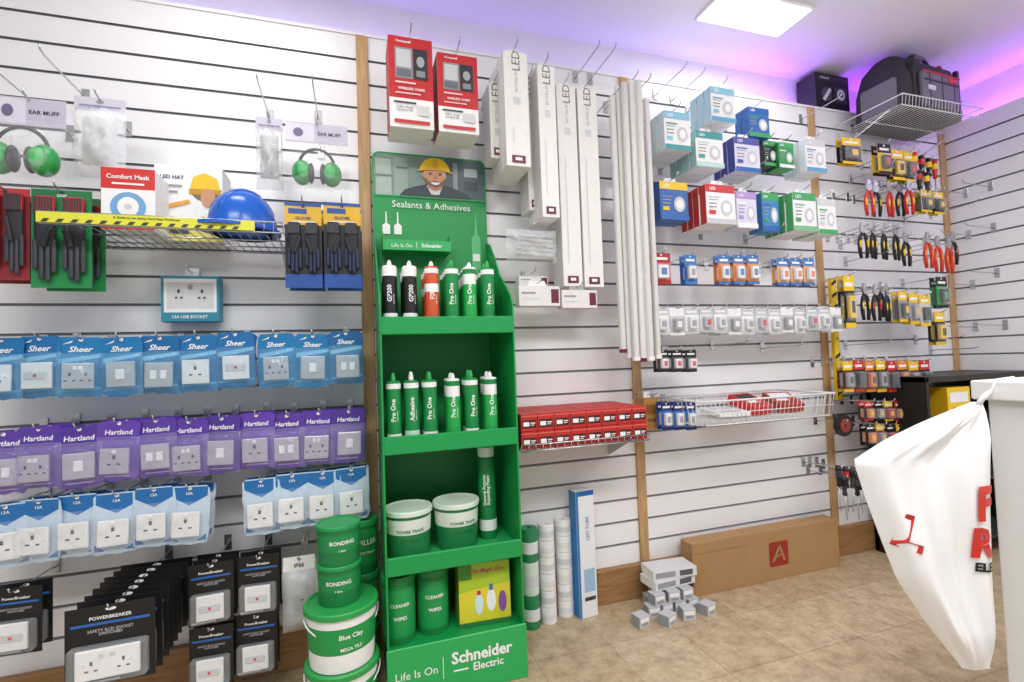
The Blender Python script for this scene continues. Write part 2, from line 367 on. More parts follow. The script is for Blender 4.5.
for (u0,v0,u1,v1) in [(74,98,126,178),(256,118,283,190)]:
    x,z,w,h=fit(u0,v0,u1,v1,.2); hook(x,z-.01,.23)
    b=MB(); b.box(-w/2,w/2,0,.001,-.045,0,mat('CFCBDA')); b.deco(w,.045,0,0,[('e',.5,.3,.08,.15,GRY),('r',.1,.55,.9,.8,mat('8B86A8'))])
    p=MB(); p.pillow(w,h-.03,-.03,-.001,.05,CLRM,int(u0),wr=.5); c=MB(); c.pillow(w*.7,h*.6,-h*.25,-.001,.03,LGR,int(u0)+1,wr=.4)
    thing('bagged_dust_masks','crinkled clear bag of white dust masks on a hook','bagged masks',[b.mesh(),('clear_bag',p.mesh()),('folded_mask',c.mesh())],(x,-.2,z),group='bagged dust masks')
for (u,v,o) in [(45,112,.26),(86,98,.26),(270,118,.26),(318,118,.26)]:
    x,z=wall(u,v,.0); hook(x,z,o)

# ---------------------------------------------------------------- gloves
def gloves(w,h,top,topm,cuff,body,tip,txt,foot=None,back=None):
    b=MB(); b.box(-w/2,w/2,0,.0015,-h,0,back or mat('20242A')) ; b.deco(w,h,0,0,[('r',0,0,1,top,topm),('e',.5,.04,.05,.02,DGR)]+txt+([('r',0,.84,1,1,foot)] if foot else []))
    out=[b.mesh()]
    for sx in (-1,1):
        g=MB(); cx=sx*w*.24; gw=w*.42; z0=-h*top; H=h*(1-top)*.98 if not foot else h*(.86-top)
        g.caps((cx,-.012,z0-H*.12),(cx,-.012,z0-H*.5),gw*.42,body,12,.35)
        for i in range(4):
            fx=cx+(-.36+.24*i)*gw; L=[.82,.93,.96,.86][i]
            g.caps((fx,-.013,z0-H*.5),(fx,-.013,z0-H*L+gw*.1),gw*.115,tip,8,.8)
        g.caps((cx-sx*gw*.35,-.018,z0-H*.28),(cx-sx*gw*.05,-.026,z0-H*.55),gw*.12,body,8,.8)
        cf=MB(); cf.box(cx-gw*.40,cx+gw*.40,-.022,-.002,z0-H*.20,z0+.005,cuff,.006)
        for k in range(7): cf.box(cx-gw*.38+gw*.76*k/7,cx-gw*.38+gw*.76*k/7+.004,-.0235,-.02,z0-H*.195,z0,DGR)
        out.append(('glove',g.mesh())); out.append(('cuff',cf.mesh()))
    return out
GB=mat('2A2C32',.7); GT=mat('3A3D45',.55)
for i,(u0,v0,u1,v1,kind) in enumerate([(-20,188,30,280,0),(31,190,92,288,1),(285,203,322,288,2),(324,203,361,288,2)]):
    off=.24; 
    x,z,w,h=fit(u0,v0,u1,v1,off); hook(x,z-.008,off+.04)
    if kind==0: pr=gloves(w,h,.08,mat('C23A38'),mat('B9353B',.8),GB,GT,[],None,mat('8E2A30')); lab='black and red work gloves with knitted cuffs'
    elif kind==1: pr=gloves(w,h,.10,mat('1F7A45'),mat('B9353B',.8),GB,GT,[('t','GRIP',.5,.06,.03,WHT,{'w':.3})],None,mat('1F8A4C')); lab='black gloves with red cuffs on a green card'
    else: pr=gloves(w,h,.26,mat('E5B528'),mat('15171B',.8),GB,mat('2A3550',.6),[('r',0,.0,1,.04,mat('1C4FA0')),('r',.1,.07,.6,.13,mat('1C4FA0')),('t','GLOVES',.5,.18,.035,NVY,{'w':.5}),('r',.15,.22,.85,.235,WHT)],mat('1C4FA0')); lab='black work gloves on a yellow and blue card'
    for k in range(2): thing('work_glove_pack',lab,'work gloves',pr,(x+.005*k,-off+.07*k,z),(0,0,.05*k),group='carded work gloves')

# ---------------------------------------------------------------- wire shelf with mask box, cap box, helmet
x0,x1=-.845,-.215; zs=1.535; dep=.33
b=MB()
for i in range(24):
    x=x0+(x1-x0)*i/23; b.tube([(x,-.01,zs),(x,-dep,zs),(x,-dep-.004,zs+.03)],.0018,CHR,5)
for y in (-.02,-.12,-.22,-dep): b.tube([(x0,y,zs-.003),(x1,y,zs-.003)],.003,CHR,6)
b.tube([(x0,-dep-.004,zs+.03),(x1,-dep-.004,zs+.03)],.003,CHR,6)
st=MB(); st.box(x0,x1-.08,-dep-.012,-dep-.008,zs-.002,zs+.028,mat('E0DF3E',.4))
for i in range(15):
    xx=x0+.01+i*(x1-x0-.12)/15
    st.add([(xx,-dep-.0125,zs-.001),(xx+.014,-dep-.0125,zs-.001),(xx+.022,-dep-.0125,zs+.009),(xx+.008,-dep-.0125,zs+.009)],[(0,1,2,3)],DGR)
st.text('A Guide to the Safety Hard Hats Workwear',(x0+x1)/2-.05,zs+.019,-dep-.0127,.009,BLK,wmax=.36)
bk=[]
for x in (x0+.02,x1-.02):
    q=MB(); q.prism([(-.001,zs-.005),(-.001,zs-.13),(-.012,zs-.13),(-dep*.8,zs-.005)],'X',x-.0015,x+.0015,CHR); bk.append(('shelf_bracket',q.mesh(),'triangular chrome bracket'))
thing('wire_shelf','chrome wire shelf with yellow printed ticket strip','wire shelf',[b.mesh(),('ticket_strip',st.mesh(),'yellow printed ticket strip')]+bk)

def carton(w,h,d,m,items=(),hang=False,side=None,tab=None,bev=.0012):
    b=MB(); zt=0 if hang else h; z0=zt-h
    b.box(-w/2,w/2,0,d,z0,zt,m,bev)
    if items: b.deco(w,h,0,zt,items)
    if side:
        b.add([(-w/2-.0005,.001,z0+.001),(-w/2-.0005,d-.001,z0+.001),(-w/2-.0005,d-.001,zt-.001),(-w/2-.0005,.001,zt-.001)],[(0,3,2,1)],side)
    if tab:
        b.prism([(-w*.25,zt-.002),(w*.25,zt-.002),(w*.18,zt+.025),(-w*.18,zt+.025)],'Y',d*.5,d*.5+.001,tab)
    return b.mesh('carton')
SKN=mat('CF9673'); zsh=zs+.003
x,z,w,h=fit(105,160,151,218,.27)
c=carton(.140,.19,.12,WHT,[('r',0,0,1,.34,RED),('t','Comfort Mask',.5,.14,.10,WHT,{'w':.8}),('r',.2,.24,.8,.27,WHT),('e',.5,.63,.33,.24,mat('6FA8D8')),('e',.5,.63,.2,.16,WHT),('e',.5,.63,.07,.05,LGR),('r',0,.92,1,1,RED)],side=RED)
thing('dust_mask_carton','white and red carton of comfort dust masks','carton',[c],(x,-.27,zsh))
x,z,w,h=fit(153,165,222,222,.16)
c=carton(w,z-zsh,.12,WHT,[('p',[(.0,1),(0,.76),(.3,.80),(.7,.66),(1,.74),(1,1)],mat('E6DC72')),('e',.74,.30,.22,.17,mat('7A6A50')),('p',[(.52,.30),(.56,.14),(.74,.08),(.92,.15),(.97,.32)],YEL),('p',[(.50,.30),(.99,.30),(.96,.36),(.5,.38)],mat('C9971C')),('e',.78,.42,.11,.13,SKN),('t','LED HAT',.26,.16,.07,NVY,{'w':.34}),('r',.08,.26,.4,.29,GRY),('r',.08,.34,.34,.37,GRY),('p',[(.1,.55),(.5,.45),(.52,.5),(.12,.6)],mat('E8A33A')),('r',.06,.86,.5,.91,DGR)],side=LGR)
thing('cap_carton','white carton printed with yellow cap picture','carton',[c],(x,-.15,zsh),(0,0,.0))
HB=mat('1A5FC4',.22,var=.02)
sh=MB(); prof=[(.092*cos(a)**.8 if a<pi/2-.01 else .001,.128*sin(a)) for a in [pi/2*k/12 for k in range(13)]]
sh.lathe(prof,HB,(0,0,.012),32,True,sx=1,sy=1.15)
for xx in (-.028,0,.028):
    sh.tube([(xx,.106*cos(a)*.92,.012+.129*sin(a)*(1-.04*abs(xx)/.03)) for a in [pi*.12+pi*.76*k/12 for k in range(13)]],[.004]+[.008]*11+[.004],HB,8)
bmr=MB(); pts=[]
for i in range(36):
    a=2*pi*i/36; r=1.10+(.30*max(0,-sin(a))**3); pts.append((.092*r*cos(a),.108*r*sin(a)))
bmr.prism(pts,'Z',.004,.014,HB); hb=MB(); hb.lathe([(.078,-.008),(.078,.012)],BLK,n=24,sy=1.15)
x,_=wall(244,225,.225)
thing('hard_hat','bright blue plastic safety hard hat on wire shelf','hard hat',[sh.mesh(),('brim',bmr.mesh()),('headband',hb.mesh())],(x,-.235,zsh+.009),(0,0,-.9))
x,z,w,h=fit(163,277,221,322,.06)
c=carton(w,h,.05,mat('2D8FA8'),[('r',.05,.06,.95,.8,WHT),('r',.1,.14,.9,.72,mat('D9DCDF')),('e',.3,.42,.09,.16,LGR),('e',.7,.42,.09,.16,LGR),('r',.28,.3,.32,.38,DGR),('r',.68,.3,.72,.38,DGR),('r',.24,.46,.28,.5,DGR),('r',.33,.46,.37,.5,DGR),('r',.63,.46,.67,.5,DGR),('r',.72,.46,.76,.5,DGR),('r',.46,.2,.54,.3,GRY),('t','13A USB SOCKET',.5,.9,.07,WHT,{'w':.6})],hang=True)
hook(x,z+.012,.12)
thing('usb_socket_carton','teal-edged carton with white double socket picture','carton',[c,('hang_tab',(lambda q:(q.box(-.02,.02,.02,.022,0,.03,WHT),q.mesh())[1])(MB()))],(x,-.08,z))

# ---------------------------------------------------------------- red alarm cartons
def alarm(w,h):
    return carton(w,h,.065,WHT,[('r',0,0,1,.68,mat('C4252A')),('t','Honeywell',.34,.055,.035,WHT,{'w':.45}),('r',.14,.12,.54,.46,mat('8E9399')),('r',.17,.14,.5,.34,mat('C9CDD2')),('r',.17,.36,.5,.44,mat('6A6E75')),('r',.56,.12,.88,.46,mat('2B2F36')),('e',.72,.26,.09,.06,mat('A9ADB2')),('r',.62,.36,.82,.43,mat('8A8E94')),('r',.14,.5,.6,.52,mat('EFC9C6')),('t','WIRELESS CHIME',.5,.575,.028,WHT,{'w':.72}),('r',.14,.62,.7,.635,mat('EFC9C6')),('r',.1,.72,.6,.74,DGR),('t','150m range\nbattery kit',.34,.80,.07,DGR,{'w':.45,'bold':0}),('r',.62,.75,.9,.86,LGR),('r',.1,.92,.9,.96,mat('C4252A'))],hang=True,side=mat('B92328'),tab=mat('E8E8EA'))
for (u0,v0,u1,v1) in [(389,38,433,128),(438,55,478,133)]:
    off=.24; x,z,w,h=fit(u0,v0,u1,v1,off); me=alarm(w,h)
    hook(x,z+.012,off+.05)
    for k in range(2): thing('door_chime_carton','red and white door chime carton on a hook','carton',[me],(x,-off+.07*k,z),group='red door chime cartons')

# ---------------------------------------------------------------- LED batten cartons
MAR=mat('6B1F3B')
def batten(w,h):
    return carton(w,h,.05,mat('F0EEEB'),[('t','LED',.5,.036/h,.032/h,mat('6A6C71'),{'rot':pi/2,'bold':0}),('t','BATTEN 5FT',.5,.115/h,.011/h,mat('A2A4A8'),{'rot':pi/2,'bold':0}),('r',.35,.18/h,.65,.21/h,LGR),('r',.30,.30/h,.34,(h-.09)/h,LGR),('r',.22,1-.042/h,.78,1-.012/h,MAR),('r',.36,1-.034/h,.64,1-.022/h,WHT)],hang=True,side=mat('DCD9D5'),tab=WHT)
for (u0,v0,u1,v1,n,off) in [(505,52,529,166,4,.28),(540,66,557,217,3,.28),(560,86,579,286,2,.2),(581,89,600,287,2,.2),(490,84,503,158,2,.19),(527,78,538,210,2,.19)]:
    x,z,w,h=fit(u0,v0,u1,v1,off); me=batten(w,h); hook(x,z+.012,off+.03)
    for k in range(n): thing('batten_light_carton','tall slim white carton for a strip light with maroon end mark','carton',[me],(x,-off+.053*k,z),group='strip light cartons')
TRK=mat('ECEAE8',.4); TRK2=mat('DDDBD8',.4)
for i,(u,v0,v1,off) in enumerate([(611,98,352,.2),(617,88,357,.2),(623,84,360,.23),(630,82,361,.23),(637,82,360,.25),(614,100,340,.15),(621,95,350,.16),(629,90,350,.17),(645,100,358,.2)]):
    x,z=wall(u,v0,off); _,zb=wall(u+8,v1,off)
    L=z-zb; b=MB(); b.prism([(-.013,0),(.013,0),(.013,-.012),(.009,-.018),(-.009,-.018),(-.013,-.012)],'Z',-L,0,TRK if i%2 else TRK2)
    e=MB(); e.box(-.0135,.0135,-.0185,.0005,-L-.004,-L+.012,WHT if i%3 else MAR,.001)
    thing('cable_trunking_length','long slim white plastic trunking length hung upright','trunking',[b.mesh(),('end_cap',e.mesh())],(x,-off,z),(0,0,0),group='upright trunking lengths')
for u,v in [(612,98),(628,86),(640,90)]: x,z=wall(u,v,.2); hook(x,z+.004,.28)
x,z,w,h=fit(506,230,556,262,.2); b=MB(); b.pillow(w,h,0,0,.05,CLRM,2,wr=.6); c=MB()
for k in range(4): c.caps((-w*.35,-.015,-h*.3-.02*k),(w*.35,-.02,-h*.4-.018*k),.008,LGR)
hook(x,z-.004,.24); thing('bagged_cable_clips','crinkled clear bag of white clips','bagged clips',[b.mesh(),('clip_strip',c.mesh())],(x,-.2,z))
for k,(u0,v0,u1,v1,off) in enumerate([(519,286,560,306,.2),(562,290,597,308,.2),(519,276,548,286,.13)]):
    x,z,w,h=fit(u0,v0,u1,v1,off)
    c=carton(w,h,.05,mat('E8E5E3'),[('r',.78,.15,.97,.85,MAR),('r',.06,.3,.4,.4,GRY),('r',.06,.6,.5,.66,LGR)],hang=True,tab=WHT); hook(x,z+.012,off+.03)
    thing('lamp_tube_carton','short white lamp carton with maroon end panel','carton',[c],(x,-off,z),group='short lamp cartons')

# ---------------------------------------------------------------- red boxes shelf
sx0=wall(521,440,.31)[0]; sx1=wall(649,434,.31)[0]; zsf=.765
b=MB()
for i in range(20): 
    x=sx0+(sx1-sx0)*i/19; b.tube([(x,-.005,zsf),(x,-.31,zsf),(x,-.314,zsf+.02)],.0018,CHR,5)
for y in (-.02,-.16,-.31): b.tube([(sx0,y,zsf-.003),(sx1,y,zsf-.003)],.003,CHR,6)
b.tube([(sx0,-.314,zsf+.02),(sx1,-.314,zsf+.02)],.003,CHR,6)
bk=[]
for x in (sx0+.02,sx1-.02):
    q=MB(); q.prism([(-.001,zsf-.005),(-.001,zsf-.11),(-.012,zsf-.11),(-.24,zsf-.005)],'X',x-.0015,x+.0015,CHR); bk.append(('shelf_bracket',q.mesh()))
thing('wire_shelf','chrome wire shelf filled with small red boxes','wire shelf',[b.mesh()]+bk)
RB=mat('C02C28',.5); pw=(sx1-sx0-.006)/8
me=carton(pw-.002,.064,.094,RB,[('r',.08,.34,.92,.82,mat('4A1C1A')),('r',.14,.46,.5,.70,WHT),('r',.58,.5,.86,.56,WHT),('r',.58,.62,.8,.66,WHT),('r',0,.08,1,.16,mat('DE6258'))])
for iy in range(3):
    for iz in range(2):
        for ix in range(8):
            thing('small_red_box','small red cardboard box with black and white label','box',[me],(sx0+.003+pw*(ix+.5),-.304+iy*.098,zsf+.003+iz*.0655),(0,0,0),group='red boxes on the wire shelf')
x,z,w,h=fit(643,398,661,430,.14); c=carton(.075,.14,.07,mat('A97D42'),[('r',.1,.2,.9,.5,mat('8A5A2A')),('t','FUSE',.5,.7,.10,BLK,{'w':.5})],hang=True,tab=WHT); hook(x,z+.012,.18)
thing('fuse_carton','small tan cardboard carton on a hook','carton',[c],(x,-.14,z))

# ---------------------------------------------------------------- green display stand
GX0,GX1=.075,.541; GW=GX1-GX0; gy=-.365; gb=-.035
SG=mat('12984B',.45,var=.03); SGd=mat('0E8240',.5,var=.03); SGl=mat('2AAC5A',.45)
zt_h=wall(434,156,.04)[1]
base=MB(); base.box(GX0+.006,GX1-.006,gb+.001,gb+.006,.0,1.62,SGd)
hdr=MB(); r=.03
pts=[(GX0,1.60),(GX1,1.60)]+[(GX1-r+r*cos(a),zt_h-r+r*sin(a)) for a in [pi/2*k/6 for k in range(7)]]+[(GX0+r+r*cos(a),zt_h-r+r*sin(a)) for a in [pi/2+pi/2*k/6 for k in range(7)]]
hdr.prism(pts,'Y',gb-.002,gb+.002,SG)
hh=zt_h-1.60
JAK=mat('2B3A46'); BG0=mat('7E938D')
hdr.deco(GW,hh,gb-.002,zt_h,[
 ('p',[(.05,.02),(.95,.02),(.985,.09),(.985,.50),(.015,.50),(.015,.09)],BG0),
 ('p',[(.62,.02),(.95,.02),(.985,.09),(.985,.50),(.62,.50)],mat('51646B')),('r',.03,.08,.16,.50,mat('A9B8AE')),('r',.18,.05,.30,.50,mat('93A69D')),('r',.70,.06,.74,.50,mat('8C9DA0')),('r',.80,.12,.92,.22,mat('AEBBB8')),('r',.80,.28,.92,.38,mat('3E4F55')),('r',.20,.16,.30,.18,mat('5D716B')),('r',.03,.26,.16,.28,mat('6D8078')),
 ('p',[(.22,.50),(.27,.42),(.38,.37),(.47,.34),(.62,.34),(.72,.38),(.82,.43),(.87,.50)],JAK),
 ('p',[(.46,.36),(.60,.36),(.57,.46),(.50,.46)],mat('D8DCDD')),
 ('p',[(.47,.28),(.60,.28),(.60,.385),(.535,.42),(.47,.385)],mat('B57F5E')),
 ('p',[(.437,.17),(.63,.17),(.635,.25),(.62,.31),(.585,.355),(.54,.372),(.49,.355),(.452,.31),(.437,.25)],SKN),
 ('p',[(.445,.27),(.46,.27),(.48,.31),(.535,.295),(.59,.31),(.615,.27),(.63,.27),(.62,.32),(.585,.36),(.54,.378),(.49,.36),(.45,.32)],mat('7E5B45')),
 ('p',[(.495,.316),(.58,.316),(.565,.338),(.54,.346),(.51,.338)],WHT),
 ('e',.495,.225,.013,.008,mat('2E221C')),('e',.58,.225,.013,.008,mat('2E221C')),('p',[(.475,.208),(.515,.202),(.515,.209),(.477,.214)],mat('4E382C')),('p',[(.56,.202),(.60,.208),(.598,.214),(.56,.209)],mat('4E382C')),
 ('p',[(.533,.225),(.543,.225),(.556,.275),(.525,.275)],mat('B8805C')),('e',.432,.245,.012,.026,mat('C08A66')),
 ('p',[(.40,.188),(.415,.12),(.45,.065),(.51,.035),(.57,.035),(.625,.065),(.66,.12),(.67,.185),(.54,.155)],YEL),
 ('p',[(.52,.032),(.56,.032),(.565,.15),(.515,.15)],mat('E0AE12')),
 ('p',[(.385,.185),(.46,.160),(.54,.152),(.62,.160),(.69,.188),(.70,.205),(.62,.182),(.54,.174),(.46,.182),(.38,.203)],mat('D9A514')),
 ('r',0,.50,1,.51,SGl),('t','Sealants & Adhesives',.5,.60,.075,WHT,{'w':.72,'bold':0})],x0=GX0)
bk_=MB(); bk_.add([(GX0,gb-.003,1.0),(GX1,gb-.003,1.0),(GX1,gb-.003,1.60),(GX0,gb-.003,1.60)],[(0,1,2,3)],SG)
zz=1.62
for xx in (.05,.095): 
    bk_.prism([(GX0+xx-.015,zz),(GX0+xx+.015,zz),(GX0+xx+.015,zz+.035),(GX0+xx+.003,zz+.045),(GX0+xx+.002,zz+.09),(GX0+xx-.002,zz+.09),(GX0+xx-.003,zz+.045),(GX0+xx-.015,zz+.035)],'Y',gb-.006,gb-.0035,WHT)
q0=.415
bk_.prism([(GX0+q0-.019,1.47),(GX0+q0+.019,1.47),(GX0+q0+.019,1.62),(GX0+q0+.006,1.635),(GX0+q0+.003,1.72),(GX0+q0-.001,1.72),(GX0+q0-.006,1.635),(GX0+q0-.019,1.62)],'Y',gb-.006,gb-.0035,mat('5CC27F'))
bk_.box(GX0+q0-.015,GX0+q0+.015,gb-.0075,gb-.006,1.52,1.55,WHT)
tray=MB(); tray.box(GX0+.03,GX0+.29,gb-.10,gb-.006,1.535,1.54,SGl); tray.box(GX0+.03,GX0+.29,gb-.103,gb-.10,1.535,1.575,SGl); tray.box(GX0+.03,GX0+.033,gb-.1,gb-.006,1.54,1.6,SGl); tray.box(GX0+.287,GX0+.29,gb-.1,gb-.006,1.54,1.6,SGl)
tray.text('Life Is On',GX0+.10,1.553,gb-.1035,.014,WHT,bold=0); tray.box(GX0+.155,GX0+.1565,gb-.1036,gb-.103,1.543,1.566,WHT); tray.text('Schneider',GX0+.215,1.555,gb-.1035,.015,WHT,bold=.02)
sides=[]
for x in (GX0,GX1-.006):
    q=MB(); pts=[(gb,0),(gy,0),(gy,1.30),(gy+.02,1.335),(gy+.09,1.39),(gy+.15,1.43),(gy+.19,1.48),(gy+.22,1.52),(gb-.05,1.58),(gb,1.60)]
    q.prism(pts,'X',x,x+.006,SG); sides.append(('side_panel',q.mesh()))
shv=[]
SZ=[1.228,.832,.440,.168]
for i,zq in enumerate(SZ):
    q=MB(); q.box(GX0+.006,GX1-.006,gy+.012,gb,zq-.006,zq,SGl if i<3 else SG)
    if i<3: q.box(GX0+.004,GX1-.004,gy-.002,gy+.010,zq-.03,zq+.030,SG,.003)
    shv.append(('shelf',q.mesh()))
ft=MB(); ft.box(GX0-.004,GX1+.004,gy-.008,gy,.0,.183,SGl,.003)
ft.text('Life Is On',GX0+.090,.095,gy-.0085,.028,WHT,wmax=.135,bold=0); ft.box(GX0+.175,GX0+.177,gy-.0086,gy-.008,.060,.130,WHT)
ft.text('Schneider',GX0+.310,.118,gy-.0085,.040,WHT,wmax=.215,bold=.03); ft.text('Electric',GX0+.330,.078,gy-.0085,.026,WHT,bold=.02)
ft.box(GX0+.210,GX0+.260,gy-.0086,gy-.008,.074,.079,WHT)
thing('display_stand','tall green cardboard display stand for sealant cartridges','display stand',[base.mesh(),('header_board',hdr.mesh(),'header printed with a person in a yellow hard hat'),('upper_back_panel',bk_.mesh()),('leaflet_tray',tray.mesh(),'light green tray with white lettering')]+sides+shv+[('plinth_front',ft.mesh(),'green base panel with white lettering')])

def cartridge(body,top,txt,tc,band=None,noz=WHT,R=.0245,H=.205,tall=.03):
    b=MB(); b.lathe([(.0001,0),(R,0),(R,H),(R*.9,H+.004),(.008,H+.006)],body)
    b.lathe([(R+.0004,H*.90),(R+.0004,H*.985)],top)
    if band: b.lathe([(R+.0004,H*band[0]),(R+.0004,H*band[1])],band[2])
    b.text(txt,0,H*.55,0,.016,tc,rot=pi/2,wrapR=R+.001,wmax=H*.56,bold=.02)
    b.text('sealant 310ml',.0145,H*.45,0,.0045,tc,rot=pi/2,wrapR=R+.001)
    n=MB(); n.lathe([(.008,H+.005),(.008,H+.012),(.0085,H+.012),(.0065,H+.012+tall*.5),(.004,H+.012+tall),(.0001,H+.012+tall)],noz,n=14)
    return b.mesh(),n.mesh()
CT={ 'gp':cartridge(WHT,WHT,'GP200',WHT,(.22,.84,BLK),WHT,tall=.012),
 'or':cartridge(mat('D2552F'),WHT,'FIRE',WHT,(.58,.72,WHT),WHT,tall=.012),
 'gr':cartridge(GRN,WHT,'Pro One',WHT,(.04,.16,WHT),mat('2BAA55'),tall=.02),
 'wg':cartridge(WHT,GRN,'Pro One',WHT,(.0,.72,GRB),WHT,tall=.012),
 'gw':cartridge(mat('178A48'),WHT,'Adhesive',WHT,(.0,.2,mat('BFE3CB')),WHT,tall=.022)}
LB={'gp':'black and white silicone cartridge with upright lettering','or':'orange and white sealant cartridge','gr':'green sealant cartridge with white lettering','wg':'white-topped green sealant cartridge','gw':'dark green adhesive cartridge with white nozzle'}
def crow(zq,us,grp,rows):
    for u,k in us:
        for j,o in enumerate(rows):
            x=wall(u,300,rows[0])[0]+(.004 if j else 0)
            thing('sealant_cartridge',LB[k],'sealant cartridge',[CT[k][0],('nozzle',CT[k][1])],(x,-o,zq+.0005),(0,0,random.uniform(-.25,.1)),group=grp)
crow(SZ[0],[(390,'gp'),(410,'gp'),(432,'or'),(452,'gr'),(470,'wg'),(488,'gr')],'cartridges on the upper stand shelf',(.31,.25,.19))
crow(SZ[1],[(391,'gr'),(409,'gw'),(427,'gr'),(450,'wg'),(468,'gr'),(487,'wg')],'cartridges on the middle stand shelf',(.31,.25))

def tub(R,H,body,lid,label,txt,tc,handle=True,Rb=None,n=36,band=(.15,.8),sub='DIY TRADE'):
    Rb=Rb or R*.9
    rr=lambda f:Rb+(R-Rb)*f
    b=MB(); b.lathe([(.0001,0),(Rb,0),(R,H*.93)],body,n=n)
    if label: b.lathe([(rr(band[0])+.0006,H*band[0]),(rr(band[1])+.0006,H*band[1])],label,n=n)
    b.text(txt,0,H*.57,0,H*.10,tc,wrapR=rr(.55)+.0018,wmax=R*1.2,bold=.02); b.text(sub,0,H*.38,0,H*.055,tc,wrapR=rr(.40)+.0018,wmax=R*1.0)
    l=MB(); l.lathe([(R*1.0,H*.86),(R*1.05,H*.87),(R*1.05,H*.95),(R*1.02,H*.97),(R*.94,H*.97),(R*.93,H*.95),(R*.5,H*.95),(.0001,H*.95)],lid,n=n)
    pr=[b.mesh(),('lid',l.mesh())]
    if handle:
        h=MB(); h.tube([(R*1.06*cos(a),-R*.75*sin(a)-.0,H*.80-R*.55*sin(a)) for a in [pi*k/16 for k in range(17)]],.0022,WHT,6); pr.append(('carry_handle',h.mesh()))
    return pr
T1=tub(.081,.165,mat('1E7D46'),mat('DCEBDD'),mat('DFE8DC'),'TOWER TRADE',mat('0F6A38'),False,band=(.50,.80))
x=wall(407,525,.25)[0]
thing('adhesive_tub','squat green and white tub of adhesive','tub',T1,(x+.004,-.25,SZ[2]+.001),group='tubs on the lower stand shelf')
x2=wall(457,525,.25)[0]; thing('adhesive_tub','squat green and white tub of adhesive','tub',T1,(x2+.001,-.235,SZ[2]+.001),(0,0,.15),group='tubs on the lower stand shelf')
b=MB(); R=.033; b.lathe([(.0001,0),(R,0),(R,.29),(R*.9,.30)],mat('0F7F42')); b.lathe([(R+.0005,.03),(R+.0005,.07)],WHT); b.text('General Purpose\nExpanding Foam',0,.18,0,.03,WHT,rot=pi/2,wrapR=R+.001,wmax=.17)
l=MB(); l.lathe([(R*.9,.30),(R*.95,.305),(R*.95,.335),(R*.6,.342),(.0001,.342)],mat('DDE9E0'))
thing('foam_canister','tall green expanding foam canister','spray can',[b.mesh(),('cap',l.mesh())],(wall(490,500,.25)[0],-.21,SZ[2]+.001),(0,0,-.3))
T2=tub(.056,.225,mat('16803F'),mat('1A8F49'),mat('1C9A50'),'CLEANER',WHT,False,Rb=.054,band=(.1,.8),sub='WIPES')
for u,o in [(399,.27),(433,.25)]:
    thing('wipes_tub','tall round green wipes tub with screw lid','tub',T2,(wall(u,610,o)[0],-o,SZ[3]+.001),group='green wipes tubs')
x=wall(484,605,.28)[0]
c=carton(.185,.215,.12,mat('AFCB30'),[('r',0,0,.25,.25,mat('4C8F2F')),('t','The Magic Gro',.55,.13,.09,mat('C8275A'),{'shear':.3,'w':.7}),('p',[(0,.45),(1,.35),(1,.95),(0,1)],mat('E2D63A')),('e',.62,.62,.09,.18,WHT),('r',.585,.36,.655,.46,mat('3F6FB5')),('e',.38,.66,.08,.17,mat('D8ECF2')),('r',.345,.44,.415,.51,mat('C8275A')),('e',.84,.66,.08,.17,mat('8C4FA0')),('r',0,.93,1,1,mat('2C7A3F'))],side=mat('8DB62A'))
thing('hand_cleaner_carton','yellow-green carton printed with three bottles','carton',[c],(x,-.30,SZ[3]+.001),(0,0,-.05))

# ---------------------------------------------------------------- floor tubs beside stand
T3=tub(.108,.185,WHT,mat('2AA04E'),mat('1E9A4A'),'Blue Clay',WHT,True,band=(.30,.72),sub='MEGA TILE')
fx,fy=-.062,-.335
thing('white_bucket','white bucket with green lid and green label','bucket',T3,(fx,fy,0),group='stacked white buckets')
thing('white_bucket','white bucket with green lid stacked on another','bucket',T3,(fx,fy,.18),(0,0,.3),group='stacked white buckets')
T4=tub(.066,.125,mat('137A40'),mat('1F9A52'),mat('1B8A49'),'BONDING',WHT,False,Rb=.064,band=(.35,.75),sub='1 litre')
for k in range(2): thing('small_green_tub','small dark green tub stacked on bucket lid','tub',T4,(fx-.005,fy+.01,.357+.122*k),(0,0,.2*k),group='small green tubs')
T5=tub(.056,.19,mat('137A40'),mat('24A055'),mat('1C9A50'),'FILLER',WHT,False)
for k in range(3): thing('small_green_tub','small dark green tub in a stack beside stand','tub',T5,(.005,-.15,.185*k),(0,0,.2*k),group='green tubs beside the stand')

# ---------------------------------------------------------------- floor tubes and tall box
def rolls(x,y,cols,R,hh,lab,name):
    for k,cm in enumerate(cols):
        b=MB(); b.lathe([(R*.35,0),(R*.96,0),(R,hh*.06),(R,hh*.91),(R*.96,hh*.98),(R*.35,hh*.98),(R*.35,0)],cm,n=24); 
        q=MB(); q.lathe([(R+.0008,hh*.25),(R+.0008,hh*.6)],mat('D6DADC') if k%2 else mat('E6E8E9'),n=24)
        thing(name,lab,'roll',[b.mesh(),('label_band',q.mesh())],(x,y,k*hh),group='stacked rolls on the floor')
rx,ry=flr(532,626)
rolls(rx,ry,[mat('2C8A58'),mat('D8E8DC'),mat('2C8A58')],.036,.135,'green and white wrapped roll stacked upright','wrapped_roll')
rolls(*flr(549,621),[mat('F2F2F1')]*6,.034,.068,'white tape roll in an upright stack','tape_roll')
rolls(*flr(566,614),[mat('F4F4F3')]*6,.035,.068,'white tape roll in an upright stack','tape_roll')
rolls(*flr(557,607),[mat('E8ECE8')]*6,.033,.069,'white tape roll in an upright stack','tape_roll')
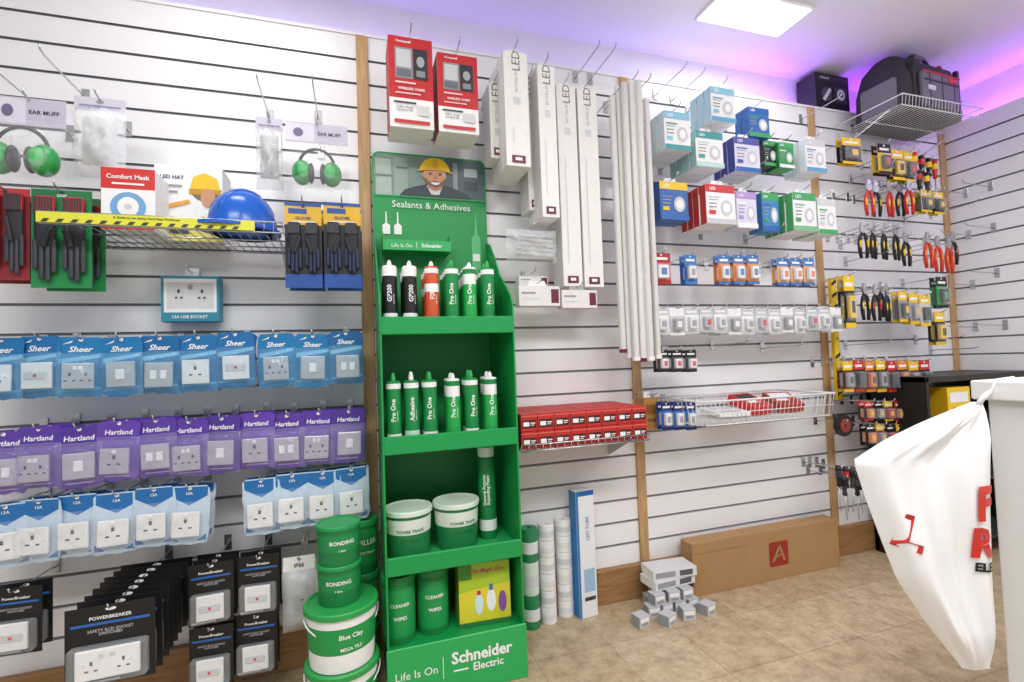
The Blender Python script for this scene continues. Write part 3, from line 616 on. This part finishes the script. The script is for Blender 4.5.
c=carton(.088,.53,.06,mat('EEF0F2'),[('r',0,0,1,.04,BLU),('r',0,0,.12,1,mat('2D7EC0')),('t','LED TUBE',.58,.3,.030,BLU,{'rot':pi/2,'bold':0}),('r',.3,.62,.9,.8,mat('9CC3DD')),('r',.3,.84,.9,.87,DGR)],side=mat('2D7EC0'))
tx,ty=flr(579,606)
thing('tube_light_carton','tall white and blue carton standing on floor','carton',[c],(tx,-.095,0),(0,0,.1))

# ---------------------------------------------------------------- right hand cartons
def stack(u0,v0,u1,v1,off,n,d,base,items,side,name,lab,grp):
    x,z,w,h=fit(u0,v0,u1,v1,off); me=carton(w,h,d,base,items,hang=True,side=side,tab=WHT)
    hook(x,z+.012,off+.03)
    for k in range(n): thing(name,lab,'carton',[me],(x+random.uniform(-.002,.002),-off+(d+.004)*k,z),(0,0,0),group=grp)
TEA=mat('3F9AA0'); LBL=mat('8EC6DE'); GRE=mat('3DA85A')
def lamp(acc,acc2): return [('r',0,0,1,.2,acc),('t','LED',.24,.10,.08,WHT,{'w':.25}),('r',.08,.3,.5,.34,acc2),('r',.08,.38,.42,.40,GRY),('e',.68,.58,.2,.2,mat('CDD3D6')),('e',.68,.58,.12,.12,WHT),('r',.08,.47,.36,.5,GRY),('r',.08,.56,.35,.59,GRY),('r',.08,.66,.3,.76,acc),('r',0,.87,1,1,acc2)]
G1='downlight cartons'
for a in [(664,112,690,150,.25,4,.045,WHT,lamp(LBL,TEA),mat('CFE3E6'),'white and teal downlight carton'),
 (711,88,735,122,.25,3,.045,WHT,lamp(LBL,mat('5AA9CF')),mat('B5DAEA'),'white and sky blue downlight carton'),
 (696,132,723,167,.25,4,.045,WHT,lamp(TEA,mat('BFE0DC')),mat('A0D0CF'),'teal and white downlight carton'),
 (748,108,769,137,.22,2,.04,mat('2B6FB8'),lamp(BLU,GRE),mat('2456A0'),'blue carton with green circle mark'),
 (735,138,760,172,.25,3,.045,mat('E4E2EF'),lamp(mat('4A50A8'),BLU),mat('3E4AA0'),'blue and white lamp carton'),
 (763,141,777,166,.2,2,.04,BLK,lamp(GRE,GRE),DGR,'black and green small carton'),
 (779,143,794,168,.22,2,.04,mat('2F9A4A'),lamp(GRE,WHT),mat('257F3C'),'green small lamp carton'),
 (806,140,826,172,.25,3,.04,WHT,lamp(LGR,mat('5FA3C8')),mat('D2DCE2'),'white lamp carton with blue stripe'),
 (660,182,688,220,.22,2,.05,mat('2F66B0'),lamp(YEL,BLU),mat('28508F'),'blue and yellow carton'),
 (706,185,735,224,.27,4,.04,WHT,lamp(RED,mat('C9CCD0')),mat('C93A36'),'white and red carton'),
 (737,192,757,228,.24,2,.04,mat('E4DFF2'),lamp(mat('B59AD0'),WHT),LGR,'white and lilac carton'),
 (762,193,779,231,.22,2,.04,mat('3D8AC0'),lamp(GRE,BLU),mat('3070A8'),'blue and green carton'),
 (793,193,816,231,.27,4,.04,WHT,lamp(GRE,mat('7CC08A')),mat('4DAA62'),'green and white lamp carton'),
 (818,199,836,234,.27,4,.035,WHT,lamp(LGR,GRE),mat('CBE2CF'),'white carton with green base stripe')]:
    stack(*a[:10],'downlight_carton',a[10],G1)
def card(w,h,c1,c2,c3,ins,d=.02):
    b=MB(); b.box(-w/2,w/2,0,.001,-h,0,c1); b.deco(w,h,0,0,[('r',0,0,1,.3,c2),('e',.5,.06,.07,.03,WHT),('r',.15,.14,.85,.22,WHT),('r',0,.9,1,1,c2)])
    i=MB(); i.box(-w*.28,w*.28,-d,-.001,-h*.82,-h*.40,c3,.003); i.box(-w*.15,w*.15,-d*1.15,-d*.9,-h*.72,-h*.5,ins,.002)
    bl=MB(); bl.box(-w*.38,w*.38,-d*1.25,-.001,-h*.87,-h*.35,CLR,.004)
    return [b.mesh(),('contents',i.mesh()),('blister',bl.mesh())]
def cards(lst,grp,name='blister_pack',n=2,cat='blister pack'):
    for (u0,v0,u1,v1,off,c1,c2,c3,ins,lab) in lst:
        x,z,w,h=fit(u0,v0,u1,v1,off); kit=card(w*.94,h,c1,c2,c3,ins); hook(x,z-.006,off+.03)
        for k in range(n): thing(name,lab,cat,kit,(x,-off+.032*k,z),(0,0,random.uniform(-.06,.06)),group=grp)
ORG=mat('E8862A'); PKB=mat('3C7CC0')
L=[(652,253,671,284,.2,RED,mat('A81F20'),WHT,BLU,'red carded electrical accessory'),(684,255,697,284,.2,BLU,PKB,WHT,GRY,'blue carded electrical accessory')]
for u in (718,733,747): L.append((u,255,u+12,284,.22,ORG,PKB,WHT,PKB,'orange and blue carded bulb pack'))
for u in (777,790,803): L.append((u,258,u+12,285,.22,mat('E8B07A'),PKB,WHT,ORG,'orange and blue carded bulb pack'))
for u in (664,676,688): L.append((u-3,402,u+8,430,.2,BLU,NVY,WHT,GRY,'blue and white battery card'))
for u in (657,671,685): L.append((u,350,u+12,372,.2,DGR,BLK,WHT,RED,'small black carded switch'))
cards(L,'small blister packs')
kt=card(.070,.12,WHT,mat('CDD0D4'),mat('E6E7E9'),GRY); kt2=card(.070,.12,mat('CFD1D4'),WHT,GRY,WHT); kt3=card(.070,.115,mat('E4E6E8'),mat('C8CBD0'),mat('B5B9BE'),RED)
xa=wall(662,320,.2)[0]; xb=wall(836,322,.2)[0]
for i in range(14):
    x=xa+(xb-xa)*i/13; hook(x,1.298,.24); kk=[kt,kt2,kt,kt3][i%4]
    for k in range(2): thing('plate_pack','small white carded wiring plate','wiring plate pack',kk,(x,-.2+.05*k,1.305+random.uniform(-.006,.006)),(0,0,random.uniform(-.12,.12)),group='white wiring plate packs')
# wire basket
bx0=wall(704,402,.35)[0]; bx1=wall(836,402,.35)[0]; bz0,bz1=.80,.90; WW=mat('E8E8EA',.4)
b=MB()
for y in (-.02,-.35): b.tube([(bx0,y,bz1),(bx1,y,bz1)],.004,WW,6); b.tube([(bx0+.02,y*.95,bz0),(bx1-.02,y*.95,bz0)],.003,WW,6)
for x in (bx0,bx1): b.tube([(x,-.02,bz1),(x,-.35,bz1)],.004,WW,6)
b.tube([(bx0+.01,-.35,bz0+.05),(bx1-.01,-.35,bz0+.05)],.002,WW,5)
for i in range(31):
    x=bx0+.01+(bx1-bx0-.02)*i/30; b.tube([(x,-.35,bz1),(x,-.333,bz0),(x,-.02,bz0),(x,-.02,bz1)],.0017,WW,5)
for i in range(10):
    y=-.04-.29*i/9; b.tube([(bx0,y,bz1),(bx0+.02,y,bz0),(bx1-.02,y,bz0),(bx1,y,bz1)],.0017,WW,5)
thing('wire_basket','white wire basket hung on slatwall holding loose packs','wire basket',[b.mesh()])
def loosepack(x,y,z,w,h,d,m,m2,rz,lab,rx=-1.2):
    me=carton(w,h,d,m,[('r',.1,.1,.9,.4,m2),('r',.15,.55,.6,.7,WHT),('r',.15,.8,.8,.85,DGR)])
    thing('loose_pack',lab,'carton',[me],(x,y,z),(rx,0,rz),group='loose packs in the basket')
loosepack(1.80,-.21,bz0+.045,.14,.15,.04,RED,BLK,.2,'red and black packet lying in the basket')
loosepack(1.96,-.21,bz0+.045,.13,.14,.04,mat('B03A2A'),WHT,-.2,'red packet lying in the basket')
loosepack(1.62,-.22,bz0+.03,.16,.15,.02,WHT,LGR,-.1,'white flat packet lying in the basket',-1.5)

# ---------------------------------------------------------------- hand tools
def pliers(hc,tip,Ln=.19):
    b=MB(); k=Ln/.19
    b.prism([(-.012*k,-.05*k),(-.016*k,-.03*k),(-.006*k,0),(0,.002*k),(.006*k,0),(.016*k,-.03*k),(.012*k,-.05*k),(0,-.06*k)],'Y',-.006,.006,SIL)
    b.lathe([(.0001,0),(.006*k,0),(.006*k,.014)],DGR,n=12,X=Matrix.Translation((0,.007,-.04*k))@Matrix.Rotation(pi/2,4,'X'))
    pr=[b.mesh()]
    for s in (-1,1):
        h=MB(); h.tube([(s*.004*k,0,-.052*k),(s*.014*k,0,-.075*k),(s*.021*k,0,-.11*k),(s*.020*k,0,-.15*k),(s*.015*k,0,-.188*k)],[.005*k,.0085*k,.0095*k,.009*k,.007*k],hc,8)
        h.tube([(s*.014*k-.001,-.001,-.075*k),(s*.021*k,-.003,-.11*k),(s*.020*k,-.002,-.148*k)],[.004*k,.007*k,.005*k],tip,8,1.2)
        pr.append(('handle',h.mesh(),'moulded two-tone grip'))
    return pr
def driver(hc,tip,Ln=.22):
    s=MB(); s.tube([(0,0,-.10),(0,0,-Ln),(0,0,-Ln-.004)],[.003,.003,.0015],SIL,8)
    h=MB(); h.lathe([(.0001,0),(.011,-.003),(.014,-.02),(.013,-.06),(.009,-.085),(.012,-.1),(.004,-.108)],hc,n=12,share=True); h.lathe([(.0143,-.025),(.0137,-.055)],tip,n=12)
    return [s.mesh(),('handle',h.mesh(),'fluted two-tone handle')]
PK={'ry':pliers(mat('C8281F',.4),YEL),'by':pliers(BLK,YEL),'ro':pliers(mat('D2381E',.4),ORG,.2),'kr':pliers(BLK,RED)}
PLB={'ry':'pliers with red and yellow insulated grips','by':'pliers with black and yellow grips','ro':'pliers with red and orange grips','kr':'pliers with black and red grips'}
for (u,v,k,off) in [(868,180,'ry',.2),(875,182,'by',.16),(889,182,'ry',.2),(899,182,'by',.17),(908,180,'ry',.2),
   (862,222,'by',.2),(872,223,'by',.2),(883,224,'by',.2),(895,225,'by',.2),(905,232,'by',.16),
   (927,232,'ro',.2),(937,236,'ro',.2),(948,238,'ro',.2),(952,232,'kr',.15),
   (864,283,'by',.22),(875,284,'kr',.22),(886,285,'by',.22),(880,282,'by',.15)]:
    x,z=wall(u,v,off); hook(x,z-.03,off+.03)
    thing('pliers',PLB[k],'pliers',PK[k],(x,-off,z),(0,0,random.uniform(-.3,.3)),group='hanging pliers')
DK=[driver(BLK,YEL),driver(mat('C8281F'),YEL),driver(BLK,RED)]
DK2=[driver(BLK,DGR),driver(BLK,RED),driver(DGR,BLK)]
for i,(u,v) in enumerate([(838,465),(845,466),(852,466),(859,468),(866,470),(843,474),(856,474),(914,152),(921,155),(928,158),(934,160),(918,170),(926,172)]):
    x,z=wall(u,v,.2); hook(x,z-.02,.22); thing('screwdriver','screwdriver with moulded handle on a hook','screwdriver',(DK2 if i<7 else DK)[i%3],(x,-.2,z),(0,random.uniform(-.05,.05),0),group='hanging screwdrivers')
L=[]
T='black and yellow carded hand tool'
for (u0,v0,u1,v1,c1,c2,c3,ins) in [(842,138,861,164,BLK,YEL,DGR,YEL),(878,144,891,174,YEL,BLK,BLK,RED),(892,150,904,180,BLK,YEL,YEL,BLK),(904,152,914,182,BLK,YEL,DGR,RED),(920,190,932,212,mat('5A5C34'),YEL,DGR,YEL),(933,192,944,214,BLK,YEL,DGR,YEL),
  (844,275,855,328,BLK,YEL,YEL,BLK),
  (898,291,908,322,GRY,YEL,DGR,YEL),(909,293,919,324,GRY,YEL,SIL,YEL),(920,295,930,326,LGR,YEL,DGR,BLK),(934,312,946,345,BLK,YEL,YEL,BLK),
  (936,277,948,308,GRE,BLK,BLK,GRE)]:
    L.append((u0,v0,u1,v1,.2,c1,c2,c3,ins,T))
for i,u in enumerate(range(843,921,11)): L.append((u,361-(i%2),u+10,392,.2,BLK if i%2 else mat('5E1A1A'),[YEL,RED,ORG][i%3],[GRY,BLK,ORG][i%3],DGR,'carded cutting accessory with coloured header'))
for i,u in enumerate(range(864,925,10)): L.append((u,401,u+9,421,.2,BLK if i%2 else DGR,[RED,BLK,YEL][i%3],[ORG,GRY,RED][i%3],YEL,'small carded drill accessory'))
for i,u in enumerate(range(866,925,10)): L.append((u,424,u+9,446,.2,[BLK,mat('8E1F1C')][i%2],[BLK,YEL][i%2],[ORG,GRY,RED][i%3],YEL,'small carded drill accessory'))
cards(L,'carded hand tools','carded_tool',2,'carded tool')
x,z=wall(841,421,.15); hook(x,z-.01,.18)
b=MB(); b.lathe([(.03,0),(.055,0),(.055,.02),(.03,.02),(.03,0)],BLK,X=Matrix.Rotation(pi/2,4,'X')); r2=MB(); r2.lathe([(.008,0),(.034,0),(.034,.024),(.008,.024),(.008,0)],mat('8E3A30'),X=Matrix.Rotation(pi/2,4,'X'))
thing('cutting_disc','round black cutting disc with red centre','cutting disc',[b.mesh(),('disc_centre',r2.mesh())],(x,-.15,z-.02))
x,z=wall(833,278,.06); _,zb=wall(838,400,.06); b=MB(); b.box(-.018,.018,-.012,.010,-(z-zb),0,YEL,.002)
for f in (.05,.15,.25,.35,.65,.75,.85,.95): b.add([(-.0175,-.0124,-(z-zb)*f-.012),(.0175,-.0124,-(z-zb)*f+.008),(.0175,-.0124,-(z-zb)*f+.026),(-.0175,-.0124,-(z-zb)*f+.006)],[(0,1,2,3)],BLK)
v=MB(); v.caps((-.006,-.014,-(z-zb)*.5),(.006,-.014,-(z-zb)*.5),.004,GRE)
hook(x,z-.01,.08)
thing('spirit_level','yellow and black spirit level hung upright','spirit level',[b.mesh(),('vial',v.mesh())],(x,-.05,z))
for (u,v) in [(655,95),(672,100),(800,120),(852,130),(700,235),(745,240),(840,245),(855,240),(850,180),(845,262),(910,262),(915,340),(930,350),(905,218),(915,125),(930,215),(590,80),(575,78),(712,345),(762,348),(845,345),(660,170),(730,180)]:
    x,z=wall(u,v,.0); hook(x,z,.24)
for (yy,zz) in [(-.10,2.0),(-.22,2.0),(-.10,1.75),(-.22,1.76),(-.10,1.45),(-.22,1.5),(-.1,1.2),(-.24,1.2)]:
    o=hook(XR,zz,.24); o.location=(XR,yy,zz); o.rotation_euler=(0,0,-pi/2)

# ---------------------------------------------------------------- top items: bag, wire shelf, boxes
b=MB(); kx0,kx1,kz=2.60,3.20,2.30
for i in range(26):
    x=kx0+(kx1-kx0)*i/25; b.tube([(x,-.003,kz),(x,-.36,kz),(x,-.366,kz+.05)],.0018,WW,5)
for y in (-.02,-.18,-.36): b.tube([(kx0,y,kz-.003),(kx1,y,kz-.003)],.003,WW,6)
b.tube([(kx0,-.366,kz+.05),(kx1,-.366,kz+.05)],.003,WW,6)
for x in (kx0,kx1): b.tube([(x,-.003,kz+.05),(x,-.366,kz+.05)],.003,WW,6); b.tube([(x,-.003,kz-.10),(x,-.3,kz)],.004,WW,6)
thing('wire_shelf','white wire shelf high on slatwall carrying a tool bag','wire shelf',[b.mesh()])
BG=mat('34313A',.75,bump=.4); BG2=mat('74707C',.75)
b=MB(); w,d=.46,.27
vs=[]
for j,(zz,fw,fd) in enumerate([(0,1,1),(.03,1.03,1.03),(.18,1.0,1.0),(.28,.95,.80),(.325,.88,.45),(.335,.84,.3)]):
    ww,dd=w/2*fw,d/2*fd; rr=min(.035,dd*.6); ring=[]
    for cxx,cyy,a0 in ((ww-rr,dd-rr,0),(-ww+rr,dd-rr,pi/2),(-ww+rr,-dd+rr,pi),(ww-rr,-dd+rr,3*pi/2)):
        for k in range(4): a=a0+pi/2*k/3; ring.append((cxx+rr*cos(a),cyy+rr*sin(a),zz))
    vs+=ring
n=16; fs=[(j*n+i,j*n+(i+1)%n,(j+1)*n+(i+1)%n,(j+1)*n+i) for j in range(5) for i in range(n)]+[tuple(range(n))[::-1],tuple(5*n+i for i in range(n))]
b.add(vs,fs,BG,True)
for sx in (-.18,.18): b.box(sx-.012,sx+.012,-d/2-.010,-d/2+.01,.01,.26,BLK,.003)
pk=MB(); pk.box(-.15,.15,-d/2-.03,-d/2+.0,.02,.20,BG2,.012,seg=2); pk.box(-w/2-.02,-w/2+.01,-.09,.09,.02,.19,BG2,.01)
for sx in (-.1,0,.1): pk.box(sx-.002,sx+.002,-d/2-.032,-d/2-.028,.025,.195,BLK)
pk.box(-.14,.14,-d/2-.033,-d/2-.028,.148,.156,BLK); pk.box(-.15,.15,-d/2-.033,-d/2-.028,.19,.198,RED)
lg=MB(); lg.box(.05,.12,-d/2-.035,-d/2-.03,.16,.185,RED,.002); lg.box(-.12,-.06,-d/2-.035,-d/2-.03,.10,.125,LGR,.002); lg.lathe([(.0001,0),(.02,0),(.02,.01)],RED,n=16,X=Matrix.Translation((.10,-.098,.275))@Matrix.Rotation(pi/2,4,'X'))
hd=MB(); hd.tube([(-.11,-.05,.27),(-.10,-.06,.31),(-.05,-.06,.345),(.05,-.06,.345),(.10,-.06,.31),(.11,-.05,.27)],.009,BLK,8)
hd.tube([(-.04,-.06,.346),(.04,-.06,.346)],.014,BG2,8)
rz=MB(); rz.tube([(-.19,-.055,.315),(.19,-.055,.315)],.004,RED,6)
thing('tool_bag','black and grey fabric tool bag with pockets on wire shelf','tool bag',[b.mesh(),('front_pocket',pk.mesh()),('badge',lg.mesh(),'small red and white sewn badges'),('carry_handle',hd.mesh()),('zip',rz.mesh(),'red zip trim')],(2.91,-.187,kz+.003),(0,0,.05))
me=carton(.25,.20,.12,BLK,[('r',.05,.06,.95,.2,mat('2A2C33')),('t','TOOLKIT',.28,.13,.06,WHT,{'w':.3}),('e',.32,.6,.16,.2,mat('4A4D55')),('r',.55,.35,.92,.8,mat('3A3D45')),('p',[(.18,.75),(.4,.4),(.46,.45),(.26,.8)],LGR),('e',.74,.56,.12,.16,LGR),('e',.74,.56,.06,.08,DGR)],side=mat('26272C'))
thing('toolkit_carton','black printed carton standing on the ledge','carton',[me],(2.60,-.005,ZT+.0125),(0,0,0))
me=carton(.16,.17,.12,BLK,[('r',.1,.1,.9,.3,DGR),('r',.2,.5,.8,.8,mat('44464E'))])
thing('toolkit_carton','small black carton standing on the ledge','carton',[me],(3.36,-.02,ZT+.0125))

# ---------------------------------------------------------------- floor: cardboard box, packs
b=MB(); X0,Y0=flr(697,597); X1=flr(840,566)[0]; Y1=-.033; H=.232
X0-=.015
b.box(X0,X1,Y0,Y1,0,H,CARDB,.002)
b.box(X0,X0+.3,Y0-.0008,Y0,H-.045,H-.0425,mat('967041')); 
RD=mat('9A2C1E',.7); ax=wall(779,558,-Y0)[0]; az=.122
s_=.058; rr=.012; pts=[]
for cx_,cz_,a0 in ((s_-rr,s_-rr,0),(-s_+rr,s_-rr,pi/2),(-s_+rr,-s_+rr,pi),(s_-rr,-s_+rr,3*pi/2)):
    for k in range(5): a=a0+pi/2*k/4; pts.append((ax+cx_+rr*cos(a),az+cz_+rr*sin(a)))
b.prism(pts,'Y',Y0-.0012,Y0-.0004,RD)
Y=Y0-.0018
def lp(pts): b.add([(ax+p[0],Y,az+p[1]) for p in pts],[tuple(range(len(pts)))],CARDB)
lp([(-.042,-.034),(-.028,-.034),(.010,.030),(.006,.040),(-.002,.036)])
lp([(.006,.040),(.014,.034),(.040,-.034),(.026,-.034),(.002,.028)])
lp([(-.018,-.012),(-.022,-.020),(.022,-.006),(.020,.002)])
fl=MB(); fl.box(X0,X1,Y0+.001,(Y0+Y1)/2-.001,H+.001,H+.004,mat('B38D5E',.8)); f2=MB(); f2.box(X0,X1,(Y0+Y1)/2+.002,Y1-.001,H+.001,H+.004,mat('B38D5E',.8))
thing('cardboard_box','long brown cardboard box with red square letter mark','cardboard box',[b.mesh(),('flap',fl.mesh()),('flap',f2.mesh())])
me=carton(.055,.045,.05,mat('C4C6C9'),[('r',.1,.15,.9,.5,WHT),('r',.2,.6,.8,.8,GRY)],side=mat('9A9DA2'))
for (x,y,lv,r_) in [(1.09,-.25,0,.2),(1.17,-.20,0,-.1),(1.235,-.20,0,.1),(1.30,-.20,0,0),(1.365,-.20,0,.15),(1.20,-.28,0,.4),(1.29,-.27,0,-.2),(1.40,-.27,0,.3),(1.20,-.20,1,.1),(1.27,-.20,1,-.1),(1.34,-.20,1,.05),(1.22,-.12,0,0),(1.29,-.12,0,0),(1.36,-.12,0,0),(1.25,-.12,1,0),(1.33,-.12,1,0)]:
    thing('small_fitting_box','tiny grey and white box heaped on the floor','box',[me],(x,y,.0455*lv),(0,0,r_),group='tiny boxes on the floor')
me=carton(.21,.038,.11,mat('E0E1E3'),[('r',.05,.2,.5,.8,GRY),('r',.6,.2,.9,.8,mat('5A5E64'))],side=WHT)
for k,rzz in enumerate((.06,-.08)):
    thing('flat_white_carton','flat pale carton resting on tiny boxes','carton',[me],(1.30,-.17,.0915+.0385*k),(0,0,rzz),group='flat pale cartons')

# ---------------------------------------------------------------- dark cabinet in the corner
b=MB(); cx0=wall(927,400,.34)[0]; cx1,cy0,cy1,ch=3.46,-.34,-.04,.945
b.box(cx0,cx0+.02,cy0,cy1,0,ch,BLK); b.box(cx1-.02,cx1,cy0,cy1,0,ch,BLK); b.box(cx0,cx1,cy1-.02,cy1,0,ch,BLK); b.box(cx0,cx1,cy0,cy1,ch-.03,ch,mat('2B2622'),.003)
for zz in (.1,.4,.70): b.box(cx0+.02,cx1-.02,cy0+.01,cy1-.02,zz,zz+.012,DGR)
thing('dark_display_cabinet','black open-fronted display cabinet in the corner','cabinet',[b.mesh()])
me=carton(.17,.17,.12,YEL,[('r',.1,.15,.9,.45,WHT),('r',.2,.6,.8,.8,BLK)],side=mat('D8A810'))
thing('yellow_carton','yellow and white carton on cabinet shelf','carton',[me],(wall(960,395,.33)[0],-.325,.713))

# ---------------------------------------------------------------- counter and carrier bag
CW=mat('E6E5E3',.45,var=.02); kx,ky=1.345,-1.30
b=MB(); b.box(kx,2.05,-3.0,ky,0,.975,CW,.003)
for yy in (-1.75,-2.3): b.box(kx-.002,kx,yy-.003,yy+.003,.08,.95,LGR)
tp=MB(); tp.box(kx-.02,2.07,-3.0,ky+.02,.975,1.018,mat('EEEDEB',.3,var=.01),.004,seg=2)
thing('shop_counter','white shop counter with thick overhanging top','counter',[b.mesh(),('countertop',tp.mesh())])
rows=[(402,972,982),(412,948,986),(424,918,988),(440,884,989),(460,853,990),(500,866,990),(540,881,991),(580,897,991),(620,924,992),(648,946,992),(668,962,990)]
D0=1.00
def bagpt(a,bb,side,eps=0):
    t=max(0,min(bb,1))*(len(rows)-1); i=min(int(t),len(rows)-2); f=t-i
    v=rows[i][0]*(1-f)+rows[i+1][0]*f; l=rows[i][1]*(1-f)+rows[i+1][1]*f; r=rows[i][2]*(1-f)+rows[i+1][2]*f
    u=l+(r-l)*a
    dr=ray(u,v); hd_=Vector((sin(yaw),cos(yaw),0)); P=CAM+dr*(D0/dr.dot(hd_))
    aa=min(max(a,0),1)
    k=max(0,1-abs(2*aa-1)**5)*min(1,(1-bb)*5+.2)*min(1,bb*3+.15)
    fold=.007*sin(8*a+3*bb+2*sin(4*bb))+.003*sin(20*a-8*bb)+.003*sin(15*bb+6*a)+.0012*sin(43*a+9*bb)
    return P+hd_*(side*(.026*k+eps)+fold*k)
BAGM=mat('F4F4F6',.35,0,1,.02,bump=.3,scale=18)
NA,NB=44,48; b=MB()
for side in (-1,1):
    vs=[bagpt(i/NA,j/NB,side) for j in range(NB+1) for i in range(NA+1)]
    fs=[(j*(NA+1)+i,j*(NA+1)+i+1,(j+1)*(NA+1)+i+1,(j+1)*(NA+1)+i) for j in range(NB) for i in range(NA)]
    if side==-1: fs=[f[::-1] for f in fs]
    b.add(vs,fs,BAGM,True)
RDB=mat('CC2A20',.4); prs=[]
def bagtext(t,u,v,hpx,shear=0,rot=0,mt=RDB,lab='red printed letter'):
    pr=MB()
    vs,fs,w,h=textgeo(t,shear,.05); k=hpx/h; out=[]
    for p in vs:
        px,py=p[0]*k,-p[1]*k; uu,vv=u+px*cos(rot)-py*sin(rot),v+px*sin(rot)+py*cos(rot)
        ii=0
        while ii<len(rows)-2 and rows[ii+1][0]<vv: ii+=1
        f=(vv-rows[ii][0])/(rows[ii+1][0]-rows[ii][0]); bb=(ii+f)/(len(rows)-1)
        l=rows[ii][1]*(1-f)+rows[ii+1][1]*f; r=rows[ii][2]*(1-f)+rows[ii+1][2]*f
        out.append(bagpt(min(.985,(uu-l)/(r-l)),bb,-1,.004))
    pr.add(out,fs,mt); prs.append(('printed_lettering',pr.mesh(),lab))
bagtext('F',974,500,34); bagtext('R',973,538,30); bagtext('ELE',973,562,9,mt=BLK,lab='small black printed letters'); bagtext('L',900,528,34,0,.25)
hl=MB(); p0=bagpt(.5,.02,-1); hl.tube([tuple(p0),(p0.x+.01,p0.y-.005,p0.z+.015),(kx-.022,ky-.02,.995),(kx-.021,ky-.03,1.019),(kx+.02,ky-.04,1.021)],[.008,.007,.006,.005,.006],BAGM,8,.4)
thing('carrier_bag','white plastic carrier bag with red lettering hung on counter','carrier bag',[b.mesh()]+prs+[('bag_handle',hl.mesh())])
print('objects',len(bpy.data.objects))
